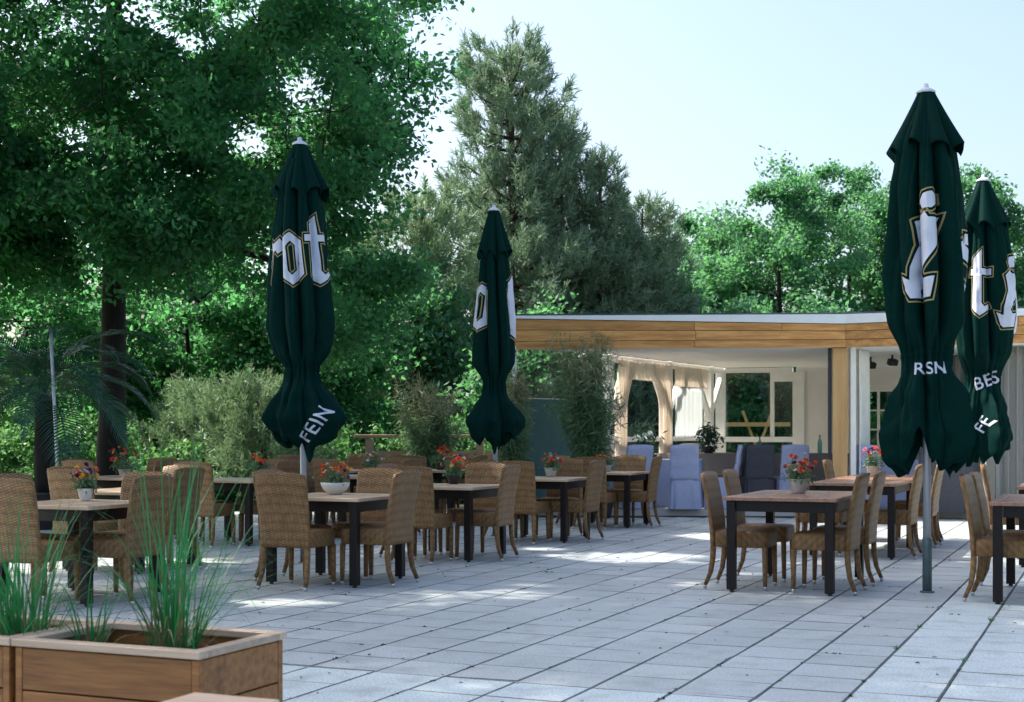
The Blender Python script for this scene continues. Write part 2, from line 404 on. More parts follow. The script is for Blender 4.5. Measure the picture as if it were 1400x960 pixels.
# ---------------------------------------------------------------- pavilion
PL = (2.5, 22.0, 0)
pav = thing('pavilion', 'flat roofed timber pavilion with larch fascia and white trim behind the terrace', 'pavilion', PL)
def mb(): return MB(PL)
F0, F1, F2 = Vector((-0.30, 21.2)), Vector((4.90, 20.9)), Vector((9.8, 18.8))
K = Vector((1.55, 22.9)); W0 = Vector((4.1, 27.7)); W1 = Vector((6.6, 26.9)); W2 = Vector((12.2, 24.4))
foot = [F0, F1, F2, W2, W1, W0, K, Vector((-0.2, 21.5))]
def inset(p, d): return (p.x + d[0], p.y + d[1])
# floor slab with a step edge, ceiling, roof
mb().prism([(-0.05, 21.62), (4.95, 21.34), (9.8, 19.25), tuple(W2), tuple(W1), tuple(W0), tuple(K)], -0.05, 0.085).build('floor', M['deck'], pav)
mb().prism([(0.0, 21.32), (4.92, 21.05), (9.8, 18.98), (12.0, 24.3), (6.6, 26.8), (4.15, 27.6), (1.62, 22.85)], 2.50, 2.54).build('ceiling', M['ceiling'], pav)
mb().prism([tuple(p) for p in foot], 2.985, 3.01).build('roof', M['roof_edge'], pav)
def fascia_seg(bd, p, q, zs, joints, depth=0.045):
    d = (q - p).normalized(); n = Vector((d.y, -d.x))
    L = (q - p).length
    for k in range(len(zs) - 1):
        (za0, za1), (zb0, zb1) = zs[k], zs[k + 1]
        js = [0] + joints[k] + [L]
        for s0, s1 in zip(js[:-1], js[1:]):
            s0 += 0.003; s1 -= 0.003; lerp = lambda a, b_, s: a + (b_ - a) * s / L
            dep = depth * (1 + 0.15 * ((k + len(js)) % 2))
            vs = []
            for off in (0, dep):
                for s, z in ((s0, lerp(za0, za1, s0) + 0.004), (s1, lerp(za0, za1, s1) + 0.004), (s1, lerp(zb0, zb1, s1) - 0.004), (s0, lerp(zb0, zb1, s0) - 0.004)):
                    c = p + d * s + n * off; vs.append((c.x, c.y, z))
            bd.add(vs, [[3, 2, 1, 0], [4, 5, 6, 7], [0, 1, 5, 4], [1, 2, 6, 5], [2, 3, 7, 6], [3, 0, 4, 7]])
fz = mb()
fascia_seg(fz, F0, F1, [(2.475, 2.495), (2.60, 2.61), (2.77, 2.735), (2.94, 2.835)], [[3.0], [3.02], [3.0, 4.28]])
fascia_seg(fz, F1, F2, [(2.495, 2.495), (2.61, 2.62), (2.735, 2.77), (2.835, 2.92)], [[2.1], [0.75, 3.1], [2.4]])
fz.build('fascia', M['fascia'], pav)
tr = mb()
for p, q, a0, a1 in ((F0, F1, 2.94, 2.835), (F1, F2, 2.835, 2.92)):
    fascia_seg(tr, p, q, [(a0 + 0.002, a1 + 0.002), (2.983, 2.983)], [[]], 0.075)
tr.build('roof_trim', M['roof_white'], pav)
bk = mb()
for p, q in ((F0, F1), (F1, F2)):
    d = (q - p).normalized(); n = Vector((d.y, -d.x)); c = (p + q) / 2 - n * 0.03
    bk.box((c.x, c.y, 2.74), ((q - p).length - 0.05, 0.05, 0.47), math.atan2(d.y, d.x))
bk.build('fascia_backing', M['roof_edge'], pav)
mb().box((5.06, 26.5, 3.09), (0.30, 0.30, 0.17)).box((5.06, 26.5, 3.20), (0.42, 0.42, 0.05)).build('roof_vent', M['pot_grey'], pav)
# posts
def post(x, y, wd, z0, z1, mat, dp=None, rz=0.0, name='post'):
    return mb().box((x, y, (z0 + z1) / 2), (wd, dp or wd, z1 - z0), rz, bev=0.006).build(name, mat, pav)
post(4.86, 21.08, 0.215, 0.085, 2.50, M['post'], rz=-0.2)
post(5.045, 21.06, 0.085, 0.085, 2.50, M['white_paint'])
post(4.715, 21.10, 0.05, 0.085, 2.50, M['grey_cloth'])
post(0.04, 21.30, 0.06, 0.0, 2.50, M['white_paint'])
post(9.4, 19.15, 0.2, 0.085, 2.50, M['post'])
# left glazed side from the front corner to the brace row
d = (K - Vector((0.05, 21.35))); 
def pane(p, q, z0, z1, mat, name='pane', th=0.012, parent=None):
    p = Vector(p); q = Vector(q); c = (p + q) / 2; dd = q - p
    return mb().box((c.x, c.y, (z0 + z1) / 2), (dd.length, th, z1 - z0), math.atan2(dd.y, dd.x)).build(name, mat, parent or pav)
pane((0.08, 21.36), (1.50, 22.82), 1.77, 2.49, M['glass'], 'glass_screen')
pane((0.08, 21.36), (1.50, 22.82), 0.09, 1.755, M['teal'], 'frosted_panel')
mb().bar((0.08, 21.36, 1.7625), (1.5, 22.82, 1.7625), 0.04, 0.013).build('screen_rail', M['white_paint'], pav)
# brace row along the left side: posts, braces, rails
row = W0 - K
rowdir = row.normalized(); rz = math.atan2(rowdir.y, rowdir.x)
for t in (0.0, 0.47, 0.86):
    p = K + row * t
    post(p.x, p.y, 0.15, 0.085, 2.50, M['white_paint'], rz=rz)
    for sgn in (-1, 1):
        q = p + rowdir * (0.85 * sgn)
        if t == 0.0 and sgn < 0: q = p + Vector((-0.45, -0.45))
        mb().bar((p.x, p.y, 1.55), (q.x, q.y, 2.47), 0.09, 0.10, 0.004).build('brace', M['white_paint'], pav)
a_ = K + rowdir * 0.08; b_ = W0 - rowdir * 0.05
mb().bar((a_.x, a_.y, 1.13), (b_.x, b_.y, 1.13), 0.09, 0.08).build('handrail', M['white_paint'], pav)
mb().bar((a_.x, a_.y, 0.62), (b_.x, b_.y, 0.62), 0.05, 0.08).build('handrail', M['white_paint'], pav)
mb().bar((a_.x, a_.y, 2.44), (b_.x, b_.y, 2.44), 0.12, 0.11).build('beam', M['white_paint'], pav)
# back wall with the big window (frame > pane)
wd = (W1 - W0).normalized(); wrz = math.atan2(wd.y, wd.x); wL = (W1 - W0).length
def wl(s, n=0.0): p = W0 + wd * s + Vector((wd.y, -wd.x)) * n; return (p.x, p.y)
def wbox(bd, s0, s1, z0, z1, dp=0.12, n=0.0):
    c = wl((s0 + s1) / 2, n); return bd.box((c[0], c[1], (z0 + z1) / 2), (s1 - s0, dp, z1 - z0), wrz)
win_s0, win_s1 = 0.02, 1.42
bd = mb(); wbox(bd, win_s1, wL, 0.085, 2.5); wbox(bd, -0.05, win_s1 - 0.003, 0.085, 0.62, 0.115); bd.build('wall', M['wall'], pav)
bd = mb()
wbox(bd, -0.12, 0.06, 0.622, 2.46, 0.16, 0.03); wbox(bd, win_s1 - 0.06, win_s1 + 0.16, 0.622, 2.22, 0.16, 0.04); wbox(bd, 0.062, win_s1 - 0.062, 1.06, 1.16, 0.15, 0.03)
wbox(bd, 0.062, win_s1 - 0.062, 0.622, 0.70, 0.15, 0.03); wbox(bd, 0.062, win_s1 - 0.062, 2.40, 2.49, 0.15, 0.03); wbox(bd, 0.93, 1.0, 1.162, 2.398, 0.1, 0.03)
wbox(bd, 1.002, win_s1 + 0.16, 2.222, 2.398, 0.15, 0.03)
wf = bd.build('window_frame', M['white_paint'], pav)
bd = mb(); wbox(bd, 0.061, win_s1 - 0.063, 0.7, 2.4, 0.01, 0.0); bd.build('pane', M['glass'], wf)
# right hand back wall with the small barred window
wd2 = (W2 - W1).normalized(); wrz2 = math.atan2(wd2.y, wd2.x)
def w2box(bd, s0, s1, z0, z1, dp=0.12, n=0.0):
    p = W1 + wd2 * ((s0 + s1) / 2) + Vector((wd2.y, -wd2.x)) * n; return bd.box((p.x, p.y, (z0 + z1) / 2), (s1 - s0, dp, z1 - z0), wrz2)
M['wall_grey'] = plain('grey plaster', (0.34, 0.33, 0.32), 0.85, 0.06, 3)
bd = mb(); w2box(bd, 0, 0.02, 0.085, 2.5); w2box(bd, 0.62, 2.6, 0.085, 2.5); w2box(bd, 0.021, 0.619, 0.085, 0.95, 0.115); w2box(bd, 0.021, 0.619, 2.05, 2.5, 0.115); bd.build('wall', M['wall'], pav)
bd = mb()
for s in (0.04, 0.33, 0.60): w2box(bd, s - 0.02, s + 0.02, 0.952, 2.048, 0.07, 0.03)
for z in (0.97, 1.30, 1.66, 2.03): w2box(bd, 0.061, 0.309, z - 0.016, z + 0.016, 0.06, 0.03); w2box(bd, 0.351, 0.579, z - 0.016, z + 0.016, 0.06, 0.03)
sf = bd.build('window_frame', M['white_paint'], pav)
bd = mb(); w2box(bd, 0.03, 0.61, 0.955, 2.045, 0.01, 0.0); bd.build('pane', M['glass'], sf)

# curtains hung inside
def curtain(p, q, z0, z1, folds, amp, mat, label, tie=None, name='curtain', ph=0.0):
    p = Vector(p); q = Vector(q); d = (q - p); n = Vector((d.y, -d.x)).normalized(); L = d.length
    base = (p.x, p.y, 0)
    def fn(u, v):
        z = z0 + (z1 - z0) * v; s = u
        k = 1.0
        if tie is not None:   # gathered towards one side lower down
            g = min(1, max(0, (1 - v) / 0.45)); g = g * g * (3 - 2 * g)
            s = tie[0] + (u - tie[0]) * (1 - g * tie[1]); k = 1 + g * 0.8
        o = amp * k * (math.sin(u * folds * 2 * PI + ph + 0.4 * math.sin(v * 3)) + 0.35 * math.sin(u * folds * 4.6 * PI + 1))
        c = p + d * s + n * o
        return (c.x - base[0], c.y - base[1], z)
    o = MB().grid(fn, int(folds * 14) + 2, 16).build(name, mat, None, True, loc=base)
    so = o.modifiers.new('cloth thickness', 'SOLIDIFY'); so.thickness = 0.004
    return tag(o, label, 'curtain')
ci = Vector((rowdir.y, -rowdir.x)) * 0.10
def rp(s): q = K + rowdir * s + ci; return (q.x, q.y)
curtain(rp(0.15), rp(0.85), 0.7, 2.44, 4, 0.03, M['curtain'], 'cream curtain tied back left of the dark opening beside the bamboo', (0.0, 0.55))
curtain(rp(1.55), rp(2.45), 0.7, 2.44, 5, 0.03, M['curtain'], 'cream curtain tied back against second braced post from the left', (1.0, 0.55))
curtain(rp(0.55), rp(1.75), 2.12, 2.42, 6, 0.035, M['curtain'], 'gathered cream valance above the dark opening between braced posts', name='valance')
curtain(rp(2.65), rp(4.05), 1.14, 2.05, 6, 0.02, M['film'], 'translucent film curtain glowing between second and third braced posts')
curtain(rp(2.62), rp(4.35), 2.06, 2.44, 9, 0.025, M['curtain'], 'short cream curtain strip above the translucent film curtain', name='valance')
curtain((5.16, 21.2), (5.50, 21.9), 0.1, 2.48, 3, 0.03, M['white_paint'], 'narrow white curtain hanging behind the timber corner post')
curtain((6.35, 23.0), (7.4, 22.4), 0.1, 2.48, 6, 0.05, M['grey_curtain'], 'tall grey curtain inside the pavilion right of the barred window')
curtain((7.0, 20.6), (7.62, 20.3), 0.1, 2.48, 5, 0.035, M['grey_curtain'], 'grey green curtain hanging beside the far right parasol')
curtain((7.7, 20.2), (9.0, 19.6), 0.1, 2.48, 9, 0.03, M['film'], 'pale translucent curtain at the right end of the pavilion')
# spotlights
for (x, y, z, lab) in ((5.95, 23.6, 2.36, 'small dark spotlight under pavilion ceiling left of the other'), (6.15, 23.0, 2.38, 'small pale spotlight under pavilion ceiling nearer the grey curtain')):
    t = thing('spotlight', lab, 'spotlight', (x, y, z))
    MB().box((0, 0, 0.1), (0.03, 0.03, 0.12)).build('bracket', M['black_plastic'], t)
    MB().box((0, -0.02, 0), (0.16, 0.10, 0.10), 0.3, Matrix.Rotation(0.4, 4, 'X'), 0.012).build('lamp_head', M['black_plastic'], t)
# ---------------------------------------------------------------- trees
SUN_PATCH = [(1.15, 14.2, 0.95, 0.7), (2.4, 17.0, 0.5, 0.7), (-1.75, 10.4, 0.42, 0.30), (1.45, 11.7, 0.18, 0.16), (5.3, 17.6, 1.5, 1.2), (4.4, 15.6, 0.7, 0.7),
         (1.82, 7.8, 0.10, 0.12), (3.4, 9.3, 0.16, 0.20), (0.1, 11.6, 0.16, 0.14), (5.2, 13.9, 0.4, 0.6), (2.05, 12.6, 0.18, 0.25), (3.2, 7.4, 0.08, 0.14), (0.3, 15.2, 0.3, 0.25)]  # ground spots kept sunny by removing the leaves that would shade them
def shade_keep(p):
    """crown gaps cut along the sun rays to light chosen spots: True where a leaf may stay"""
    s = p[:, :2] - np.outer(p[:, 2] / SUN_DIR.z, np.array([SUN_DIR.x, SUN_DIR.y]))
    keep = np.ones(len(p), bool)
    for (x, y, rx, ry) in SUN_PATCH:
        d = ((s[:, 0] - x) / rx) ** 2 + ((s[:, 1] - y) / ry) ** 2
        d = d * (1 + 0.5 * np.sin(s[:, 0] * 9 + x) * np.sin(s[:, 1] * 7 + y))
        keep &= d > 1 + 0.25 * rng.standard_normal(len(p))
    return keep
def clump_gaps(p):
    """hollows between the boughs"""
    x, y, z = p[:, 0], p[:, 1], p[:, 2]
    n_ = np.sin(x * 2.3 + 1.7 * np.sin(z * 1.1 + y)) + np.sin(y * 2.0 + 1.5 * np.sin(x * 1.3 + 2)) + 1.2 * np.sin(z * 3.4 + 1.3 * np.sin(x * 1.9 + y * 1.2)) + 0.6 * np.sin(x * 5.1 + z * 4.3) + 0.25 * rng.standard_normal(len(p))
    return n_ > -0.85
def view_keep(p, lim=0.306):
    return p[:, 2] > 1.25 + lim * p[:, 1] + 0.15
def unit(v): return v / np.linalg.norm(v, axis=1, keepdims=True)
def leaf_quads(P0, L, W, up=0.5, droop=0.25):
    n = len(P0)
    nrm = unit(rng.standard_normal((n, 3)) + np.array([0, 0, up]))
    ax = rng.standard_normal((n, 3)); ax -= nrm * np.sum(ax * nrm, 1, keepdims=True); ax = unit(ax)
    sd_ = np.cross(nrm, ax); l = L * rng.uniform(0.45, 1.35, (n, 1)); w_ = W * rng.uniform(0.7, 1.2, (n, 1))
    V = np.empty((n, 4, 3)); V[:, 0] = P0; V[:, 1] = P0 + ax * l * 0.55 + sd_ * w_ * 0.5 - nrm * l * droop * 0.3
    V[:, 2] = P0 + ax * l - nrm * l * droop; V[:, 3] = P0 + ax * l * 0.5 - sd_ * w_ * 0.5 - nrm * l * droop * 0.3
    return V
def broadleaf(name, label, base, tr_r, fork, ells, clump, nleaf, L, W, leaf, bark, group=None, keeps=(), limbs=9, lean=(0, 0), trunk_top=None, twigs=True, flat=0.55, cat='tree'):
    t = thing(name, label, cat, base, group=group)
    bx, by = base[0], base[1]
    top = trunk_top or (ells[0][2] + 0.3 * ells[0][5])
    tk = MB()
    tp = []; trd = []
    for i in range(9):
        f = i / 8; z = top * f
        tp.append((lean[0] * f + 0.10 * math.sin(3 * f + bx), lean[1] * f + 0.08 * math.cos(4 * f + by), z)); trd.append(tr_r * (1.25 if i == 0 else 1 - 0.75 * f) + 0.01)
    tk.tube(tp, trd, 12)
    nodes = [(Vector(tp[i]), trd[i]) for i in range(9) if tp[i][2] >= fork]
    tg = []
    for (cx, cy, cz, rx, ry, rz, n) in ells:
        d = unit(rng.standard_normal((n, 3))); r = rng.uniform(0.25, 1, (n, 1)) ** 0.42
        q = d * r * np.array([rx, ry, rz]) + np.array([cx - bx, cy - by, cz])
        tg += [Vector(x) for x in q]
    random.shuffle(tg)
    big = sorted(tg[:limbs], key=lambda p: p.length); rest = sorted(tg[limbs:], key=lambda p: (p - Vector((0, 0, fork))).length)
    cl = []
    arr = lambda: np.array([[*n[0]] for n in nodes])
    NA = arr()
    for k, p in enumerate(big + rest):
        pa = np.array(p); dd = np.linalg.norm(NA - pa, axis=1) + np.maximum(0, NA[:, 2] - pa[2]) * 0.6
        if k < limbs: dd = np.linalg.norm(NA[:9] - pa, axis=1) if len(NA) >= 9 else dd
        j = int(np.argmin(dd)); q, r0 = nodes[j]
        mid = (q + p) / 2 + Vector((random.gauss(0, 0.1), random.gauss(0, 0.1), 0.12)) * (p - q).length * 0.8
        ns = 5 if k < limbs else 3; new = []
        rs = min(r0 * 0.6, 0.012 + 0.028 * (p - q).length) if k >= limbs else r0 * 0.62
        pts = []; rr = []
        for s in range(ns + 1):
            f = s / ns; pts.append(q * (1 - f) ** 2 + mid * 2 * f * (1 - f) + p * f * f); rr.append(rs * (1 - 0.75 * f) + 0.006)
            if s: new.append((pts[-1], rr[-1]))
        if twigs or k < limbs: tk.tube(pts, rr, 7 if k < limbs else 4, False)
        nodes += new; NA = np.vstack([NA, np.array([[*n[0]] for n in new])])
        cl.append((p, 1.0))
        if (p - q).length > clump * 1.1: cl.append((pts[-2], 0.8))
    tk.build('trunk', bark, t, True)
    C = np.array([[*c[0]] for c in cl]); sc = np.array([c[1] for c in cl]) * rng.uniform(0.5, 1.4, len(cl))
    idx = np.repeat(np.arange(len(C)), nleaf)
    ax_ = unit(rng.standard_normal((len(C), 3)) * np.array([1, 1, 0.35]) + 0.5 * unit(C - np.array([0, 0, fork])))
    g_ = rng.standard_normal((len(idx), 3)) * np.array([1, 1, flat]) * 0.40
    g_ *= np.minimum(1, 1.75 * 0.40 / np.maximum(1e-6, np.linalg.norm(g_, axis=1, keepdims=True)))
    off = (g_ + ax_[idx] * np.clip(rng.standard_normal((len(idx), 1)), -1.7, 1.7) * 0.52) * clump * sc[idx][:, None]
    off[:, 2] -= 0.12 * (off[:, 0] ** 2 + off[:, 1] ** 2)
    P0 = C[idx] + off
    world = P0 + np.array(base)
    keep = world[:, 2] > 0.05
    for kf in keeps: keep &= kf(world)
    mesh_quads('crown', leaf_quads(P0[keep], L, W), leaf, t)
    return t

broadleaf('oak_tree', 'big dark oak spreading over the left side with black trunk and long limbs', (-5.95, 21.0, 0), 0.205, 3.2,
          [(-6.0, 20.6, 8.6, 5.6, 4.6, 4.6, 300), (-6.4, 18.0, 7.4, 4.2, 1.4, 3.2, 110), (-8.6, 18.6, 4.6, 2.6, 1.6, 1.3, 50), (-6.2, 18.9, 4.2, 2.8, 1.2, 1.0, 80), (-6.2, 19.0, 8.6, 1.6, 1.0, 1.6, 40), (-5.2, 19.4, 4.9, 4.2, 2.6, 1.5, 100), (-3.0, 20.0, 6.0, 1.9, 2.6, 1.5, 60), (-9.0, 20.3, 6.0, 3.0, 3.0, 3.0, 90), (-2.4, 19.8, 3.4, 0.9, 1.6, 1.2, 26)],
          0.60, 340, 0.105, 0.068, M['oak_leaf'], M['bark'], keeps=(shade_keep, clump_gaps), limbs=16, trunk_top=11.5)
broadleaf('shade_tree', 'tall broad leafy tree overhanging the terrace from beyond its left edge', (-13.5, 14.0, 0), 0.34, 9.5,  # out of view; crown height and spread set to shade the terrace
          [(-9.2, 15.6, 15.0, 5.6, 4.0, 1.7, 330), (-9.6, 11.2, 14.6, 6.0, 3.6, 1.6, 300)],
          0.74, 170, 0.17, 0.115, M['oak_leaf'], M['bark'], keeps=(shade_keep, view_keep), limbs=14, trunk_top=14.5)
# bright sunlit wood behind the oak
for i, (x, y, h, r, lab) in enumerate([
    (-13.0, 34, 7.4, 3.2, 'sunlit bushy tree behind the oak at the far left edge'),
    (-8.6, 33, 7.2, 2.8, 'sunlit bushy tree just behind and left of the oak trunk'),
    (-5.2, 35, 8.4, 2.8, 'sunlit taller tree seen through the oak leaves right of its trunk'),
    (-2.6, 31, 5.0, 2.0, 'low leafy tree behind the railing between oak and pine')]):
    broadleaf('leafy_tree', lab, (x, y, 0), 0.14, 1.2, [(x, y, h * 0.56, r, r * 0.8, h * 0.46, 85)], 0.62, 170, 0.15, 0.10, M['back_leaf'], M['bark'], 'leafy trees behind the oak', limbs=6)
for i, (x, y, h, r, lab) in enumerate([
    (-9.4, 27.5, 4.8, 2.2, 'dark understorey tree at the left edge beneath the oak'),
    (-6.6, 28.5, 5.4, 2.0, 'dark understorey tree directly behind the oak trunk'),
    (-4.2, 28.0, 4.6, 1.8, 'dark understorey tree behind the first parasol skirt'),
    (0.5, 27.5, 3.6, 1.3, 'small leafy tree added behind the glass screen in place of reflected trees')]):  # last tree added behind the glass to imitate trees reflected in it
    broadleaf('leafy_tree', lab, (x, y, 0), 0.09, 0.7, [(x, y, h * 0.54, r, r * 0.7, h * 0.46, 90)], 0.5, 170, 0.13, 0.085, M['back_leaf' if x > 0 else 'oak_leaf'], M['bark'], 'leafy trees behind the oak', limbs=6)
# wood behind the pavilion
for i, (x, y, h, r, n, lab) in enumerate([
    (5.6, 44, 8.1, 2.7, 130, 'leafy tree behind the pavilion nearest the pine, lower than its neighbours'),
    (7.8, 41, 8.6, 2.5, 130, 'leafy tree with rounded top left of the middle behind the pavilion roof'),
    (10.6, 45, 9.6, 2.9, 150, 'tall leafy tree whose crown rises above the corner of the pavilion roof'),
    (13.1, 43, 9.4, 2.9, 150, 'leafy tree directly behind the front right parasol'),
    (16.6, 44, 7.6, 2.6, 110, 'leafy tree behind the far right parasol'),
    (3.9, 37, 5.2, 2.0, 80, 'low dark tree seen through the left openings of the pavilion'),
    (6.6, 35, 4.6, 2.0, 80, 'low tree seen through the big pavilion window'),
    (19.0, 40, 7.2, 2.8, 100, 'leafy tree at the right edge behind the pavilion')]):
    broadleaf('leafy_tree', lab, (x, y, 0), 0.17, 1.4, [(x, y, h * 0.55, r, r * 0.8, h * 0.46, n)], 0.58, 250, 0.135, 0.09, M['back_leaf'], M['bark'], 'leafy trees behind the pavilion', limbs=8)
# far wood that reads as one mass
n = 90000
ang = rng.uniform(-0.75, 0.75, n); dist = rng.uniform(56, 70, n)
hgt = 4.2 + 1.3 * np.sin(ang * 23) + 0.8 * np.sin(ang * 57 + 1) + 0.5 * np.sin(ang * 131)
far = np.stack([np.sin(ang) * dist, np.cos(ang) * dist, hgt * rng.uniform(0, 1, n) ** 0.8], 1)
tag(mesh_quads('far_wood', leaf_quads(far, 0.55, 0.4), M['back_leaf']), 'far belt of woodland behind the trees, reading as one green mass', 'wood', kind='stuff')

# ---- pines
def pine(label, base, H, prof, tr_r, mat, z_lo=1.0, den=1.0, group='pine trees', name='pine_tree', step=0.50, nper=7, upturn=0.55, nl=0.17, nw=0.022):
    t = thing(name, label, 'tree', base, group=group)
    tk = MB(); tp = [(0.15 * math.sin(2.2 * i / 8 + base[0]), 0.1 * math.sin(3 * i / 8), H * i / 8) for i in range(9)]
    tk.tube(tp, [tr_r * (1 - 0.92 * i / 8) + 0.015 for i in range(9)], 9)
    SP = []; SD = []
    z = z_lo
    while z < H - 0.15:
        f = (z - z_lo) / (H - z_lo); nb = nper + random.choice([-1, 0, 1])
        for k in range(nb):
            a = 2 * PI * (k + random.random() * 0.8) / nb + z * 2.4
            Lb = prof(f, a) * random.uniform(0.72, 1.12)
            if Lb < 0.12: continue
            i0 = min(7, int(z / H * 8)); fr = z / H * 8 - i0
            o = Vector(tp[i0]).lerp(Vector(tp[i0 + 1]), fr); dh = Vector((math.cos(a), math.sin(a), 0))
            rise = (0.15 + upturn * f); pts = []
            for s in range(6):
                u = s / 5; pts.append(o + dh * Lb * u + Vector((0, 0, Lb * (rise * u * u * 0.8 - 0.10 * u))) + Vector((random.gauss(0, .03), random.gauss(0, .03), 0)) * u)
            tk.tube(pts, [max(0.006, tr_r * 0.26 * (1 - u / 5.5) * min(1, Lb / 2 + 0.2)) for u in range(6)], 4, False)
            ns = max(5, int(Lb * 16 * den)); knots = [1 - random.random() * 0.88 for _ in range(max(2, int(Lb * 3.2)))] + [1.0]
            for s in range(ns):
                u = min(1.0, max(0.15, random.choice(knots) + random.gauss(0, 0.035)))
                jj = min(4, int(u * 5)); q = pts[jj].lerp(pts[jj + 1], u * 5 - jj)
                lat = Vector((-dh.y, dh.x, 0)) * random.gauss(0, 0.26) * (0.35 + Lb * 0.30) * (1.15 - u * 0.6) + Vector((0, 0, random.gauss(0.03, 0.10)))
                dv = (dh * random.uniform(0.2, 0.9) + lat * 0.6 + Vector((0, 0, random.uniform(0.25, 0.9 + 0.5 * f)))).normalized()
                SP.append(q + lat); SD.append(dv)
        z += step * random.uniform(0.85, 1.15) * (1 - 0.35 * f)
    for k in range(8): SP.append(Vector(tp[-1]) - Vector((random.gauss(0, .06), random.gauss(0, .06), 0.12 * k))); SD.append(Vector((random.gauss(0, .2), random.gauss(0, .2), 1)).normalized())
    tk.build('trunk', M['pine_bark'], t, True)
    SP = np.array([[*p] for p in SP]); SD = np.array([[*p] for p in SD]); per = 20
    idx = np.repeat(np.arange(len(SP)), per); n = len(idx); sl = 0.30
    u = rng.uniform(0, 1, (n, 1))
    P0 = SP[idx] + SD[idx] * sl * u; dr = unit(SD[idx] * 0.9 + rng.standard_normal((n, 3)) * 0.55)
    sdv = unit(np.cross(dr, rng.standard_normal((n, 3)))); l = nl * rng.uniform(0.7, 1.2, (n, 1)); w_ = nw
    V = np.empty((n, 4, 3)); V[:, 0] = P0 - sdv * w_ / 2; V[:, 1] = P0 + sdv * w_ / 2; V[:, 2] = P0 + dr * l + sdv * w_ * 0.3; V[:, 3] = P0 + dr * l - sdv * w_ * 0.3
    mesh_quads('crown', V, mat, t)
    return t
def p_main(f, a):   # broad below, full rounded head
    r = 3.2 - 2.5 * f if f < 0.76 else 1.30 * max(0, (1 - ((f - 0.76) / 0.26) ** 2)) ** 0.5
    return max(r, 0.3) * (1 + 0.22 * max(0, math.cos(a)) * max(0, 0.6 - f)) if f < 0.97 else 0.35
pine('tall grey green pine with rounded top, highest tree right of the oak', (-0.15, 34, 0), 10.35, p_main, 0.20, M['needle'], 1.0, 1.15)
pine('slender pine with pointed tip standing just right of the tall pine', (1.2, 35.5, 0), 9.3, lambda f, a: 2.3 * (1 - f) ** 0.95 + 0.16, 0.14, M['needle'], 1.0, 1.1)
pine('lower pine with sparse upright shoots right of the slender pine', (2.3, 35.0, 0), 8.0, lambda f, a: 2.2 * (1 - f) ** 0.85 + 0.14, 0.13, M['needle'], 0.8, 1.1)
pine('lowest pine, sloping down to the pavilion roof beside leafy trees', (3.4, 36.0, 0), 6.9, lambda f, a: 2.2 * (1 - f) ** 0.6 + 0.15, 0.12, M['needle'], 0.8, 1.2)
pine('pale green pine behind the second parasol, left of the tall pine', (-2.0, 31.5, 0), 6.3, lambda f, a: 2.1 * (1 - f) ** 0.5 + 0.15, 0.12, M['pale_needle'], 0.5, 1.2)
pine('pale olive shrubby pine right of the oak trunk behind the chairs', (-5.2, 25.6, 0), 1.85, lambda f, a: 1.6 * (1 - f) ** 0.45 + 0.15, 0.07, M['pale_needle'], 0.25, 1.6, step=0.22, nl=0.12, nw=0.016)
pine('pale olive shrubby pine with brown stem left of the first parasol', (-4.15, 23.8, 0), 1.95, lambda f, a: 0.95 * (1 - f) ** 0.5 + 0.12, 0.075, M['pale_needle'], 0.5, 1.6, step=0.22, nl=0.12, nw=0.016)

# ---- bushes behind the tables
for (x, y, h, r, lab) in [(-7.6, 24.8, 1.7, 1.3, 'bright green bush left of the oak trunk behind the back chairs'),
                          (-5.6, 24.0, 0.95, 1.0, 'low bright green bush just right of the oak trunk foot'),
                          (-2.3, 26.0, 1.35, 1.1, 'bright bush behind the weathered railing'),
                          (-9.8, 26.0, 2.3, 1.5, 'dark leafy bush at the left edge behind the palm'),
                          (-0.8, 25.6, 1.5, 1.1, 'leafy bush behind the second parasol'),
                          (-3.6, 25.4, 1.1, 1.0, 'low bright bush behind the first parasol')]:
    broadleaf('bush', lab, (x, y, 0), 0.04, 0.15, [(x, y, h * 0.52, r, r * 0.7, h * 0.5, 60)], 0.30, 110, 0.09, 0.06, M['bush_leaf'], M['bark'], 'bushes behind the tables', limbs=7, trunk_top=h * 0.6, flat=0.8, cat='bush')
